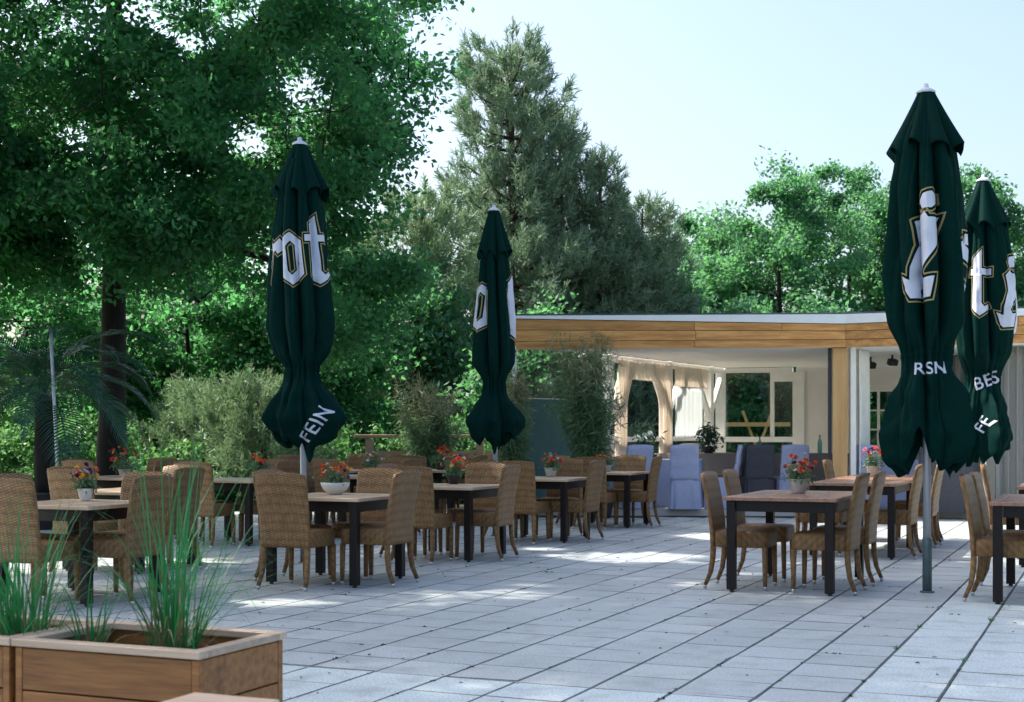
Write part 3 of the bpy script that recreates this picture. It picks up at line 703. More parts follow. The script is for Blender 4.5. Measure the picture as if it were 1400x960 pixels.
# ---------------------------------------------------------------- wicker chairs
def sup(hw, hd, n, k=0.28):
    out = []
    for i in range(n):
        a = 2 * PI * (i + 0.5) / n; c, s = math.cos(a), math.sin(a)
        out.append((hw * math.copysign(abs(c) ** k, c), hd * math.copysign(abs(s) ** k, s)))
    return out
def loft(bd, rings):
    n = len(rings[0]); vs = [p for r in rings for p in r]; fs = []
    for j in range(len(rings) - 1):
        for i in range(n):
            a, b_ = j * n + i, j * n + (i + 1) % n; fs.append([a, b_, b_ + n, a + n])
    fs.append(list(range(n))[::-1]); fs.append([len(vs) - n + i for i in range(n)])
    return bd.add(vs, fs)
def make_chair(label):
    t = thing('wicker_chair', label, 'chair', group='wicker chairs around the tables')
    rg = []
    for z, g in ((0.335, 0.97), (0.345, 1.0), (0.43, 1.0), (0.452, 0.985), (0.462, 0.93), (0.467, 0.6), (0.468, 0.1)):
        rg.append([(x * g, y * g + 0.01, z) for x, y in sup(0.225, 0.225, 28)])
    loft(MB(), rg).build('seat', M['wicker'], t, True)
    rg = []
    for j in range(15):
        v = j / 14; z = 0.335 + 0.575 * v
        hw = 0.218 + 0.010 * v; y = -0.212 - 0.020 * v - 0.085 * max(0, v - 0.2) ** 1.6
        th = 0.023 if 0 < j < 14 else 0.019
        ring = []
        for x, d in sup(hw, th, 28, 0.35):
            arch = 0.030 * (1 - (x / hw) ** 2) * v ** 3
            ring.append((x, y + d - 0.020 * (1 - (x / hw) ** 2) * v, z + arch))
        rg.append(ring)
    loft(MB(), rg).build('backrest', M['wicker'], t, True)
    legm = []
    for sx in (-1, 1):
        for fr in (True, False):
            bd = MB()
            if fr: pts = [(0.196 * sx, 0.205, 0.34), (0.197 * sx, 0.207, 0.18), (0.198 * sx, 0.21, 0.03)]; w_ = [0.021, 0.019, 0.016]
            else: pts = [(0.196 * sx, -0.208, 0.34), (0.198 * sx, -0.212, 0.24), (0.205 * sx, -0.228, 0.13), (0.214 * sx, -0.268, 0.03)]; w_ = [0.022, 0.021, 0.019, 0.016]
            loft(bd, [[(p[0] + x, p[1] + y, p[2]) for x, y in sup(r, r, 8, 0.5)] for p, r in zip(pts[::-1], w_[::-1])])
            lg = bd.build('leg', M['wicker'], t, True)
            e = pts[-1]
            MB().lathe((e[0], e[1] - (0.0 if fr else 0.004), 0.0), [(0.010, 0.0), (0.0135, 0.003), (0.0145, 0.018), (0.016, 0.031)], 10).build('foot_cap', M['steel'], lg, True)
    return t
proto = [None]; nchair = [0]
def chair(x, y, rz, label):
    rz += random.gauss(0, 0.035)
    if proto[0] is None:
        proto[0] = make_chair(label); proto[0].location = (x, y, 0); proto[0].rotation_euler = (0, 0, rz); return proto[0]
    return dup(proto[0], (x, y, 0), rz, label)

# ---------------------------------------------------------------- tables
def make_table(name, label, cat, L, W_, H, top, boards_along, group):
    t = thing(name, label, cat, group=group)
    bd = MB(); n = 6 if W_ < 1.2 else 6; th = 0.028; fr = 0.055
    # frame boards round the edge with slats between
    for sy in (-1, 1): bd.box((0, sy * (L / 2 - fr / 2), H - th / 2), (W_, fr - 0.003, th), bev=0.003)
    for sx in (-1, 1): bd.box((sx * (W_ / 2 - fr / 2), 0, H - th / 2), (fr - 0.003, L - 2 * fr - 0.003, th), bev=0.003)
    iw = (W_ - 2 * fr) / n
    for i in range(n): bd.box((-W_ / 2 + fr + iw * (i + 0.5), 0, H - th / 2 - 0.0005), (iw - 0.004, L - 2 * fr - 0.003, th - 0.003), bev=0.002)
    bd.build('tabletop', top, t)
    ap = MB(); iy = L / 2 - 0.06; ix = W_ / 2 - 0.06; za = H - th - 0.002
    for s in (-1, 1):
        ap.box((0, s * iy, za - 0.042), (W_ - 0.19, 0.024, 0.084)); ap.box((s * ix, 0, za - 0.042), (0.024, L - 0.19, 0.084))
    ap.build('frame', M['dark_frame'], t)
    for sx in (-1, 1):
        for sy in (-1, 1):
            c = (sx * (W_ / 2 - 0.058), sy * (L / 2 - 0.058))
            lg = MB().box((c[0], c[1], (za + 0.018) / 2), (0.068, 0.068, za - 0.018), bev=0.003).build('leg', M['dark_frame'], t)
            MB().lathe((c[0], c[1], 0), [(0.018, 0), (0.018, 0.012), (0.008, 0.0175)], 10).build('glide', M['black_plastic'], lg)
    return t
GS, GL = 'square teak topped tables on the left', 'long red brown tables on the right'
SQ = {  # centre, what singles the table out
 'a': ((-1.47, 11.94), 'the wide white flower bowl'), 'b': ((-0.62, 14.20), 'orange flowers in a black pot'),
 'c': ((0.37, 16.56), 'red and yellow flowers beside the teal panel'), 'd': ((1.30, 19.02), 'red flowers beside the lavender covered chairs'),
 'e': ((-3.26, 10.73), 'purple flowers behind the planter grass'), 'f': ((-3.50, 13.05), 'no flowers at the left edge'),
 'g': ((-3.10, 16.10), 'pink flowers left of the first parasol'), 'h': ((-1.82, 17.35), 'white flowers in front of the railing'),
 'i': ((-1.05, 20.0), 'red flowers in the far back left'), 'k': ((-2.50, 19.9), 'no flowers in the back row'), 'j': ((-4.65, 16.95), 'red and yellow flowers under the oak')}
sqp = None
for k, (c, d) in SQ.items():
    lab = f'square teak table with {d}' if k not in 'fk' else 'square teak table without flowers at the left edge of the photo' if k == 'f' else 'square teak table without flowers in the back row before the railing'
    if sqp is None:
        sqp = make_table('square_table', lab, 'table', 0.90, 0.90, 0.72, M['teak'], 0, GS); t = sqp
        t.location = (*c, 0); t.rotation_euler = (0, 0, ROT)
    else: t = dup(sqp, (*c, 0), ROT + random.gauss(0, 0.02), lab)
    sides = {'near': ((-0.53, 0.0), 0), 'right': ((0.0, 0.385), PI / 2), 'far': ((0.50, 0.0), PI), 'left': ((0.0, -0.39), -PI / 2)}
    for sname, ((a_, b_), rr) in sides.items():
        if k == 'e' and sname == 'near': b_ += 0.10
        x, y = AB(c, a_ + random.gauss(0, 0.03), b_ + random.gauss(0, 0.02))
        what = {'near': 'seen from behind', 'right': 'backing right', 'far': 'facing the viewer', 'left': 'backing left'}[sname]
        td = d if k != 'f' else 'no flowers at far left'
        chair(x, y, ROT + rr, f'wicker chair {what} at table with {td}')
lgp = None
for (c, lab) in (((2.337, 11.62), 'long dark framed table with flower pot, nearest one left of the front parasol pole'),
                 ((3.64, 14.74), 'long dark framed table just behind the nearest right hand table'),
                 ((4.21, 16.10), 'long dark framed table pushed end to end behind another, holding a flower pot'),
                 ((4.145, 10.8), 'long dark framed table cut off by the right edge of the photo'),
                 ((5.35, 13.65), 'long table at the right edge behind the front cut off table')):
    if lgp is None:
        lgp = make_table('long_table', lab, 'table', 1.46, 0.88, 0.745, M['teak_red'], 1, GL); lgp.location = (*c, 0); lgp.rotation_euler = (0, 0, ROT)
    else: dup(lgp, (*c, 0), ROT, lab)
LG = [((2.337, 11.62), [(-0.31, -0.37, 'L', 'nearer left chair at the front table left of the parasol pole'), (0.38, -0.37, 'L', 'farther left chair at the front right hand table left of the parasol pole'),
                        (-0.36, 0.29, 'R', 'nearer right chair at the front right hand table left of the parasol pole'), (0.37, 0.31, 'R', 'farther right chair at the front right hand table left of the parasol pole')]),
      ((3.64, 14.74), [(-0.36, -0.36, 'L', 'chair half hidden behind the flower pot of the front right hand table'), (0.36, -0.42, 'L', 'chair in front of the timber corner post at the second right hand table'),
                       (-0.36, 0.33, 'R', 'chair with its back right beside the front parasol pole at the second table')]),
      ((4.21, 16.10), [(0.28, 0.31, 'R', 'sunlit chair just right of the front parasol pole at the third right hand table'), (-0.30, 0.36, 'R', 'chair directly behind the front parasol pole at the third right hand table'), (0.3, -0.40, 'L', 'left chair at the third right hand table near the corner post')]),
      ((4.145, 10.8), [(-0.40, -0.34, 'L', 'nearer left chair at the table cut off by the right photo edge'), (0.40, -0.34, 'L', 'farther left chair at the table cut off by the right photo edge')]),
      ((5.35, 13.65), [(0.36, -0.52, 'L', 'sunlit chair at the right photo edge behind the cut off table')])]
for c, chs in LG:
    for a_, b_, s_, lab in chs:
        x, y = AB(c, a_, b_); chair(x, y, ROT + (PI / 2 if s_ == 'R' else -PI / 2), 'wicker ' + lab)

# ---------------------------------------------------------------- flower arrangements
def petal_bloom(c, nrm, r, npet, cup):
    bd = []; nrm = Vector(nrm).normalized(); x = nrm.orthogonal().normalized(); y = nrm.cross(x); vs = []; fs = []
    for lay, (rr, h) in enumerate(((r, 0.15 * cup), (r * 0.72, 0.45 * cup), (r * 0.4, 0.7 * cup))):
        for k in range(npet):
            a = 2 * PI * (k + 0.5 * lay) / npet; d = x * math.cos(a) + y * math.sin(a); e = nrm.cross(d) * rr * 0.38
            tip = Vector(c) + d * rr + nrm * (r * h); md = Vector(c) + d * rr * 0.55 + nrm * (r * h * 0.35)
            n0 = len(vs); vs += [Vector(c), md + e, tip, md - e]; fs.append([n0, n0 + 1, n0 + 2, n0 + 3])
    return vs, fs
def bouquet(label, loc, pot, colours, pr=0.065, ph=0.09, h=0.17, spread=0.12, n=16, bowl=False):
    t = thing('flower_pot', label, 'flowers', loc, random.random() * 6, 'flower pots on the tables')
    if bowl: prof = [(pr * 0.45, 0.0), (pr * 0.5, 0.004), (pr * 0.82, ph * 0.4), (pr * 0.98, ph * 0.8), (pr, ph), (pr * 0.93, ph), (pr * 0.85, ph * 0.72)]
    else: prof = [(pr * 0.62, 0.0), (pr * 0.66, 0.005), (pr * 0.82, ph * 0.5), (pr * 0.98, ph * 0.95), (pr, ph), (pr * 0.92, ph), (pr * 0.88, ph * 0.8)]
    MB().lathe((0, 0, 0), prof, 20).build('pot', pot, t, True)
    # greens
    m_ = 260; d = unit(rng.standard_normal((m_, 3)) + np.array([0, 0, 0.6])); d[:, 2] = np.abs(d[:, 2])
    P0 = np.array([0, 0, ph * 0.9]) + d * rng.uniform(0.1, 0.95, (m_, 1)) * np.array([spread, spread, h * 0.7])
    st = MB(); heads = []
    for q4 in leaf_quads(P0, 0.05, 0.02): st.add([tuple(v) for v in q4], [[0, 1, 2, 3]])
    for k in range(n):
        a = random.random() * 2 * PI; r = spread * random.random() ** 0.6; z = ph + h * random.uniform(0.35, 1.0) * (1 - 0.35 * (r / spread) ** 2)
        p = (r * math.cos(a), r * math.sin(a), z); heads.append(p); st.tube([(p[0] * 0.3, p[1] * 0.3, ph * 0.85), p], 0.0018, 4, False)
    st.build('greenery', M['fl_green'], t)
    for k, p in enumerate(heads):
        mname = colours[k % len(colours)]
        big = random.uniform(0.022, 0.036) * (0.7 if mname in ('fl_yellow', 'fl_white') else 1.0)
        vs, fs = petal_bloom(p, (p[0] * 5, p[1] * 5 - 0.3, 0.5), big, random.choice((7, 8, 9)), random.uniform(0.6, 1.5))
        MB().add(vs, fs).build('bloom', M[mname], t)
    return t
Z = 0.7212; ZL = 0.7462
OR, RD, YE, PU, WH = 'fl_orange', 'fl_red', 'fl_yellow', 'fl_purple', 'fl_white'
bouquet('orange, yellow and purple flowers in a wide white bowl', (-1.51, 12.15, Z), M['pot_white'], [OR, YE, PU, RD, WH, YE], 0.125, 0.10, 0.20, 0.16, 24, True)
bouquet('orange and purple flowers in a small black pot', (-0.60, 14.6, Z), M['pot_black'], [OR, PU, WH, OR, YE], 0.075, 0.09, 0.23, 0.15, 20)
bouquet('red and yellow flowers in a pale pot in front of the teal panel', (0.46, 16.9, Z), M['pot_grey'], [RD, YE, WH, OR], 0.08, 0.11, 0.20, 0.13, 18)
bouquet('red and yellow flowers low before the lavender covered chairs', (1.27, 19.1, Z), M['pot_grey'], [RD, YE, YE, RD], 0.08, 0.09, 0.20, 0.15, 16)
bouquet('purple, yellow and orange flowers in a white pot behind the planter', (-3.30, 11.0, Z), M['pot_white'], [YE, PU, OR, YE, PU, WH], 0.062, 0.095, 0.22, 0.11, 22)
bouquet('pink, orange and yellow flowers left of the first parasol pole', (-2.86, 16.2, Z), M['pot_grey'], [RD, PU, OR, YE], 0.08, 0.09, 0.24, 0.14, 16)
bouquet('white and yellow flowers in the back row before the railing', (-1.70, 17.4, Z), M['pot_grey'], [WH, WH, YE], 0.08, 0.09, 0.26, 0.17, 18)
bouquet('red and orange flowers in a dark pot on the farthest left table', (-1.0, 20.0, Z), M['pot_black'], [OR, RD, YE, RD], 0.09, 0.10, 0.28, 0.16, 16)
bouquet('red, purple and yellow flowers on the table beneath the oak', (-4.6, 16.9, Z), M['pot_grey'], [OR, RD, YE, PU], 0.085, 0.09, 0.30, 0.20, 20)
bouquet('orange, purple and yellow flowers in a stone pot on the front right table', (2.39, 11.85, ZL), M['pot_grey'], [OR, PU, YE, WH, RD, OR], 0.085, 0.115, 0.22, 0.15, 24)
bouquet('small bunch of red and dark flowers in a grey pot before the corner post', (4.13, 16.25, ZL), M['pot_grey'], [RD, PU, YE, OR], 0.085, 0.115, 0.26, 0.14, 16)

# ---------------------------------------------------------------- folded parasols
GLY = {
 'r': [[(.08, .0), (.27, .12), (.27, .70), (.36, .78), (.43, .70), (.58, .84), (.46, 1.02), (.27, .90), (.22, .98), (.05, .84), (.12, .76)]],
 't': [[(.10, .12), (.28, -.04), (.56, .14), (.52, .22), (.38, .15), (.32, .22), (.32, .80), (.58, .80), (.58, .93), (.32, .93), (.32, 1.32), (.11, 1.14), (.11, .93), (-.02, .93), (-.02, .80), (.11, .80)]],
 'i': [[(.02, .88), (.16, 1.0), (.22, .93), (.42, .97), (.40, .62), (.22, .27), (.28, .20), (.42, .23), (.42, -.02), (.14, -.06), (.04, .04), (-.04, .20), (.10, .16), (.08, .32), (.12, .60), (.06, .78)],
       [(.06, 1.12), (.12, 1.04), (.24, 1.05), (.34, 1.14), (.32, 1.22), (.22, 1.26), (.10, 1.22)]],
 's': [[(.05, .10), (.25, -.04), (.50, .16), (.50, .44), (.24, .62), (.24, .76), (.34, .80), (.46, .74), (.52, .88), (.32, 1.02), (.06, .86), (.06, .56), (.30, .38), (.30, .20), (.22, .14), (.10, .22)]],
}
def offset(poly, d):
    n = len(poly); out = []
    ar = sum(poly[i][0] * poly[(i + 1) % n][1] - poly[(i + 1) % n][0] * poly[i][1] for i in range(n))
    sg = 1 if ar > 0 else -1
    for i in range(n):
        p0, p1, p2 = Vector(poly[i - 1]), Vector(poly[i]), Vector(poly[(i + 1) % n])
        e1 = (p1 - p0).normalized(); e2 = (p2 - p1).normalized()
        n1 = Vector((e1.y, -e1.x)) * sg; n2 = Vector((e2.y, -e2.x)) * sg; m_ = n1 + n2
        k = max(0.5, 1 + n1.dot(n2)); q = p1 + m_ * (d / k); out.append((q.x, q.y))
    return out
O_OUT = [(.08, .16), (.32, -.02), (.58, .18), (.58, .84), (.34, 1.02), (.08, .82)]; O_IN = [(.24, .26), (.32, .17), (.42, .27), (.42, .76), (.33, .85), (.24, .74)]
def glyph_mesh(ch, kind):
    bm = bmesh.new()
    def ring(a, b_):
        va = [bm.verts.new((*p, 0)) for p in a]; vb = [bm.verts.new((*p, 0)) for p in b_]; n = len(a)
        for i in range(n): bm.faces.new([va[i], va[(i + 1) % n], vb[(i + 1) % n], vb[i]])
    if ch == 'o':
        if kind == 'fill': ring(O_OUT, O_IN)
        else: ring(offset(O_OUT, .05), offset(O_OUT, .03)); ring(offset(O_IN, -.03), offset(O_IN, -.05))
    else:
        for poly in GLY[ch]:
            if kind == 'fill': bm.faces.new([bm.verts.new((*p, 0)) for p in poly])
            else: ring(offset(poly, .052), offset(poly, .032))
    bm.normal_update(); bmesh.ops.triangulate(bm, faces=bm.faces[:])
    return bm
def text_mesh(s, size):
    cu = bpy.data.curves.new('slogan', 'FONT'); cu.body = s; cu.size = size; cu.offset = size * 0.012; cu.align_x = 'CENTER'; cu.space_character = 1.08
    o = bpy.data.objects.new('slogan', cu); COL.objects.link(o); dg = bpy.context.evaluated_depsgraph_get(); dg.update()
    me = bpy.data.meshes.new_from_object(o.evaluated_get(dg)); bm = bmesh.new(); bm.from_mesh(me)
    bpy.data.objects.remove(o); bpy.data.curves.remove(cu); bpy.data.meshes.remove(me)
    bmesh.ops.triangulate(bm, faces=bm.faces[:]); return bm
def interp(tab, z):
    if z >= tab[0][0]: return tab[0][1]
    for (z0, r0), (z1, r1) in zip(tab[:-1], tab[1:]):
        if z1 <= z <= z0:
            f = (z0 - z) / (z0 - z1); f = f * f * (3 - 2 * f) * 0.5 + f * 0.5; return r0 + (r1 - r0) * f
    return tab[-1][1]
def parasol(label, loc, prof, hem, seed, letters, slogans, zt, zf, tie, lean=0.0, skirt_amp=0.34, big=0.30, hem_amp=0.12, gy=0.0):
    t = thing('parasol', label, 'parasol', loc, group='folded green parasols')
    rs = random.Random(seed); ph = [rs.random() * 6.3 for _ in range(8)]; ph0 = rs.random() * 0.8
    def surf(a, z):
        Rr = interp(prof, z)
        above = min(1, max(0, (z - tie) / 0.25)); below = min(1, max(0, (tie - z) / 0.32)); nt_ = max(above, below)
        am = 0.05 + (0.25 * above + skirt_amp * below)
        f = abs(math.sin(4 * (a + ph0 + 0.30 * math.sin(a + ph[0]) + 0.10 * math.sin(3 * a + ph[6]) + 0.16 * (z - tie)))) ** 0.5 * 2 - 1.45; am *= 1 + 0.55 * math.sin(2 * a + ph[1] + z) * math.sin(3 * a + ph[7])
        fb = (1 - abs(math.sin(2.5 * (a + ph[5] + 0.35 * math.sin(a + ph[0]) + 0.25 * math.sin(2 * a + ph[4]))))) ** 1.2 * 1.7 - 0.6; f = f * (1 - 0.75 * below) + fb * 0.75 * below
        g = 0.05 * math.sin(9 * a + ph[1] + 2.5 * z) + 0.035 * math.sin(15 * a + ph[2] - 3 * z) + 0.07 * math.sin(2 * a + ph[3] + 1.3 * z) + 0.05 * math.sin(3 * a + ph[4] + 4.1 * z)
        fine = 0.12 * (abs(math.sin(6.5 * a + ph[2] + 0.8 * math.sin(1.7 * z + ph[3]) + 0.7 * math.sin(2 * a))) ** 0.45 - 0.65) * (1 - 0.3 * below)
        cr = below * (0.075 * (abs(math.sin(5.5 * z + 3 * a + ph[1] + 1.2 * math.sin(2 * a + ph[2]))) ** 0.6 - 0.6) + 0.05 * (abs(math.sin(9 * z - 4 * a + ph[3])) ** 0.6 - 0.6))
        wr = fine + cr + 0.022 * math.sin(26 * z + 4 * a + ph[5]) * math.sin(11 * a + ph[6]) * (0.6 + below)
        tight = 0.09 * math.sin(22 * a + ph[7]) * math.exp(-((z - tie) / 0.13) ** 2)
        return Rr * (1 + am * f * min(1, 0.25 + nt_) + g * (0.5 + 0.5 * below + 0.3 * above) + wr + tight)
    def lx(z): return lean * (z / zt)
    def pos(a, z, e=0.0):
        r = surf(a, z) + e; return (lx(z) + r * math.sin(a), -r * math.cos(a), z)
    ztop = zt - 0.10
    def hemz(a): return hem + hem_amp * (1 - abs(math.sin(4 * (a + ph0 + 0.3 * math.sin(a + ph[0]))))) * (0.7 + 0.6 * math.sin(3 * a + ph[3])) + hem_amp * 0.8 * math.sin(2 * a + ph[2]) + 0.05 * math.sin(5 * a + ph[4]) + 0.03 * math.sin(11 * a + ph[5])
    bd = MB()
    def fn(u, v):
        a = u * 2 * PI; zh = hemz(a); z = ztop - 0.12 + (zh - ztop + 0.12) * v
        return pos(a, z)
    bd.grid(fn, 256, 110, True)
    def fi(u, v):   # inner fold of the hem
        a = u * 2 * PI; zh = hemz(a); x, y, z = pos(a, zh); k = 1 - 0.75 * v
        return (lx(zh) + (x - lx(zh)) * k, y * k, zh + 0.25 * v)
    bd.grid(fi, 256, 4, True)
    can = bd.build('canopy', M['green_cloth'], t, True)
    # top flounce, a short second skirt of cloth
    def ff(u, v):
        a = u * 2 * PI; zl = zf + 0.11 * abs(math.sin(4 * (a + ph0 + 0.1))) ** 0.8 - 0.05 + 0.02 * math.sin(3 * a + ph[1]); z = ztop + 0.035 + (zl - ztop - 0.035) * v
        r0 = 0.055 + (interp(prof, zf) * 1.10 + 0.022 - 0.055) * v
        f = abs(math.sin(4 * (a + ph0))) ** 0.8 * 2 - 1.1
        r = r0 * (1 + (0.06 + 0.12 * v) * f + 0.045 * math.sin(13 * a + ph[3]) * v + 0.05 * math.sin(2 * a + ph[5]))
        return (lx(z) + r * math.sin(a), -r * math.cos(a), z)
    fl = MB().grid(ff, 144, 20, True).build('top_flounce', M['green_cloth'], t, True)
    fl.modifiers.new('cloth', 'SOLIDIFY').thickness = 0.004
    MB().lathe((lx(zt), 0, zt - 0.075), [(0.075, 0.0), (0.075, 0.012), (0.05, 0.03), (0.022, 0.045), (0.02, 0.07), (0.008, 0.078)], 16).build('finial', M['white_print'], t, True)
    # tie strap round the waist
    def fs(u, v):
        a = u * 2 * PI; z = tie + 0.018 * math.sin(a + 1) + (v - 0.5) * 0.035; return pos(a, z, 0.006)
    MB().grid(fs, 120, 4, True).build('tie_strap', M['green_cloth'], t, True)
    pl = MB().tube([(0, 0, 0.42), (lx(zt * 0.5), 0, zt * 0.5), (lx(zt), 0, zt - 0.06)], 0.030, 16).build('pole', M['alu'], t, True)
    MB().lathe((0, 0, 0.0), [(0.036, 0), (0.036, 0.418), (0.033, 0.425)], 18).build('pole_sleeve', M['sleeve'], t, True)
    MB().lathe((0, 0, 0.0), [(0.055, 0.001), (0.055, 0.010), (0.040, 0.013)], 18).build('ground_socket', M['sleeve'], t, True)
    def apply(bm, name, mat, a0, z0, rot, e, parent):
        Rm = max(0.12, interp(prof, z0 + 0.2))
        M2 = Matrix.Rotation(rot, 4, 'Z'); bm.transform(M2)
        for ax in (0, 1):
            cs = [v.co[ax] for v in bm.verts]; lo, hi = min(cs), max(cs); s = math.ceil(lo / 0.013) * 0.013
            while s < hi:
                co = [0, 0, 0]; co[ax] = s; no = [0, 0, 0]; no[ax] = 1
                bmesh.ops.bisect_plane(bm, geom=bm.verts[:] + bm.edges[:] + bm.faces[:], plane_co=co, plane_no=no); s += 0.013
        bm.verts.index_update()
        vs = [pos(a0 + v.co.x / Rm, z0 + v.co.y, e) for v in bm.verts]; fc = [[v.index for v in f.verts] for f in bm.faces]; bm.free()
        return MB().add(vs, fc).build(name, mat, parent, True)
    for ch, a0, z0, sz, rot in letters:
        for kind, mat, e, nm in (('fill', M['white_print'], 0.012, 'letter'), ('line', M['gold_print'], 0.0095, 'letter_outline')):
            bm = glyph_mesh(ch, kind); bm.transform(Matrix.Diagonal((sz * 0.80, sz * 1.04, sz, 1))); apply(bm, nm, mat, a0, z0, rot, e, can)
    for s_, a0, z0, sz, rot in slogans:
        apply(text_mesh(s_, sz), 'slogan', M['white_print'], a0, z0, rot, 0.006, can)
    return t
body = lambda s: [(3.9, .06), (3.45, .225 * s), (3.1, .275 * s), (2.5, .30 * s), (2.1, .27 * s), (1.85, .185 * s), (1.74, .19 * s), (1.5, .26 * s), (1.24, .325 * s), (1.05, .29 * s), (0.92, .20 * s)]
parasol('tallest folded dark green parasol at the front right with big fraktur letter', (3.24, 11.1, 0), body(0.92), 0.99, 3,
        [('i', -0.92, 2.32, 0.60, -0.14), ('s', 0.80, 2.1, 0.62, 0), ('t', 1.6, 2.2, 0.62, 0)], [('RSN', -0.10, 1.70, 0.13, 0.05)], 3.97, 3.42, 1.86, -0.01)
def sc(tab, dz): return [(z + dz, r) for z, r in tab]
parasol('folded green parasol behind the tallest one at the right edge', (5.07, 15.3, 0), body(0.92), 1.02, 12,
        [('t', -0.85, 2.50, 0.50, 0.0), ('i', 0.22, 2.40, 0.56, -0.10), ('r', 1.35, 2.3, 0.5, 0)], [('BES', -0.02, 1.74, 0.19, 0.32), ('FE', -0.15, 1.30, 0.17, 1.0)], 4.02, 3.42, 1.86, 0.0)
parasol('folded dark green parasol at the left before the oak with lettering', (-1.99, 13.6, 0),
        [(4.0, .06), (3.55, .19), (3.1, .235), (2.6, .262), (2.25, .275), (2.0, .225), (1.86, .145), (1.76, .155), (1.56, .245), (1.38, .315), (1.2, .25), (1.08, .15)], 1.12, 21,
        [('r', -1.42, 2.60, 0.45, 0.05), ('o', -0.58, 2.63, 0.46, 0.08), ('t', 0.36, 2.66, 0.46, 0.04)], [('FEIN', 0.72, 1.30, 0.17, 1.05)], 4.07, 3.50, 1.84, -0.04)
parasol('slim folded dark green parasol in the middle, half in front of the pavilion', (-0.20, 17.2, 0),
        [(3.9, .055), (3.5, .135), (3.0, .17), (2.5, .205), (2.1, .215), (1.84, .115), (1.74, .13), (1.55, .215), (1.38, .285), (1.2, .24), (1.05, .14)], 1.13, 33,
        [('o', -1.75, 2.48, 0.52, 0), ('t', 0.95, 2.40, 0.55, 0), ('i', 1.75, 2.2, 0.5, 0)], [], 4.0, 3.37, 1.82, -0.02)

# ---------------------------------------------------------------- planters
def planter(label, c, L, W_, H, soil=True, lip=0.055):
    t = thing('planter', label, 'planter', (c[0], c[1], 0), ROT, 'timber planters in the front left corner')
    bd = MB(); n = max(1, round(H / 0.17)); bh = (H - 0.03) / n
    for k in range(n):
        z = bh * (k + 0.5)
        for s in (-1, 1):
            bd.box((0, s * (W_ / 2 - 0.014), z), (L - 0.06, 0.026, bh - 0.006), bev=0.003)
            bd.box((s * (L / 2 - 0.014), 0, z), (0.026, W_ - 0.06, bh - 0.006), bev=0.003)
    bd.build('boards', M['planter'], t)
    for sx in (-1, 1):
        for sy in (-1, 1):
            MB().box((sx * (L / 2 - 0.0145), sy * (W_ / 2 - 0.0145), (H - 0.03) / 2), (0.03, 0.03, H - 0.032), bev=0.002).build('corner_post', M['planter'], t)
    if soil:
        rm = MB()
        for s in (-1, 1):
            rm.box((0, s * (W_ / 2 - lip / 2 + 0.012), H - 0.0135), (L + 0.024, lip, 0.027), bev=0.003)
            rm.box((s * (L / 2 - lip / 2 + 0.012), 0, H - 0.0135), (lip, W_ + 0.024 - 2 * lip - 0.003, 0.0265), bev=0.003)
        rm.build('rim', M['planter_rim'], t)
        def so(u, v): x = (u - 0.5) * (L - 0.06); y = (v - 0.5) * (W_ - 0.06); return (x, y, H - 0.085 + 0.012 * math.sin(x * 23) * math.sin(y * 31 + 1) + 0.008 * math.sin(x * 51 + y * 40))
        MB().grid(so, 30, 20).build('soil', M['soil'], t, True)
    else:
        rm = MB()
        for k in range(3): rm.box((0, (k - 1) * (W_ + 0.02) / 3, H - 0.0135), (L + 0.02, (W_ + 0.02) / 3 - 0.004, 0.027), bev=0.003)
        rm.build('top_boards', M['planter_rim'], t)
    return t
PC = Vector((-1.07, 4.86, 0))            # front right corner of the near planter
PW, PLN, PH = 0.53, 0.80, 0.50
def pc(du, dv): q = PC + B * du + A * dv; return (q.x, q.y)
planter('timber planter with pale rim holding tall grass in the front left', pc(-PLN / 2, PW / 2), PLN, PW, PH)
planter('timber planter cut off by the left edge beside the other planter', pc(-PLN * 1.5 - 0.03, PW / 2), PLN, PW, PH)
q = Vector((-0.66, 4.0, 0)); q = q - B * 0.14 - A * 0.30
planter('pale topped timber box corner at the bottom edge before the planter', (q.x, q.y), 0.27, 0.60, 0.497, soil=False)

def grass_clump(label, c, n, h, spread, lean, dry=0, base=0.42, name='ornamental_grass', w0=0.0078):
    t = thing(name, label, 'grass plant', (c[0], c[1], base), group='grass clumps in the planters')
    for mat, num, hh, nm in ((M['grass'], n, h, 'blades'), (M['dry_grass'], dry, h * 0.35, 'dry_blades')):
        Q = []
        for _ in range(num):
            a = random.random() * 2 * PI; r = spread * random.random() ** 0.7; bx, by = r * math.cos(a), r * math.sin(a)
            da = a + random.gauss(0, 0.7); L = hh * random.uniform(0.45, 1.0); bend = random.random() ** 1.4 * lean; w_ = random.uniform(0.6, 1.1) * w0
            px, py, pz = bx, by, 0.0; ang = 0.04 + 0.85 * random.random() ** 1.8; pa = None
            for s in range(9):
                ww = w_ * (1 - (s / 8) ** 2 * 0.9) / 2; sx, sy = -math.sin(da) * ww, math.cos(da) * ww
                cur = ((px - sx, py - sy, pz), (px + sx, py + sy, pz))
                if pa: Q.append([pa[0], pa[1], cur[1], cur[0]])
                pa = cur; ang = min(2.2, ang + bend * (s / 8) * 0.42); st = L / 8
                px += math.cos(da) * math.sin(ang) * st; py += math.sin(da) * math.sin(ang) * st; pz += math.cos(ang) * st
        if Q: mesh_quads(nm, np.array(Q), mat, t)
    return t
grass_clump('tall arching green grass growing in the middle of the near planter', pc(-0.33, 0.30), 95, 0.98, 0.085, 1.6, 60)
grass_clump('thin sparse grass tuft at the left end of the near planter', pc(-0.66, 0.24), 26, 0.45, 0.05, 0.9, 40)
grass_clump('dense green grass at the left edge in the cut off planter', pc(-0.98, 0.22), 150, 0.68, 0.12, 1.2, 60)
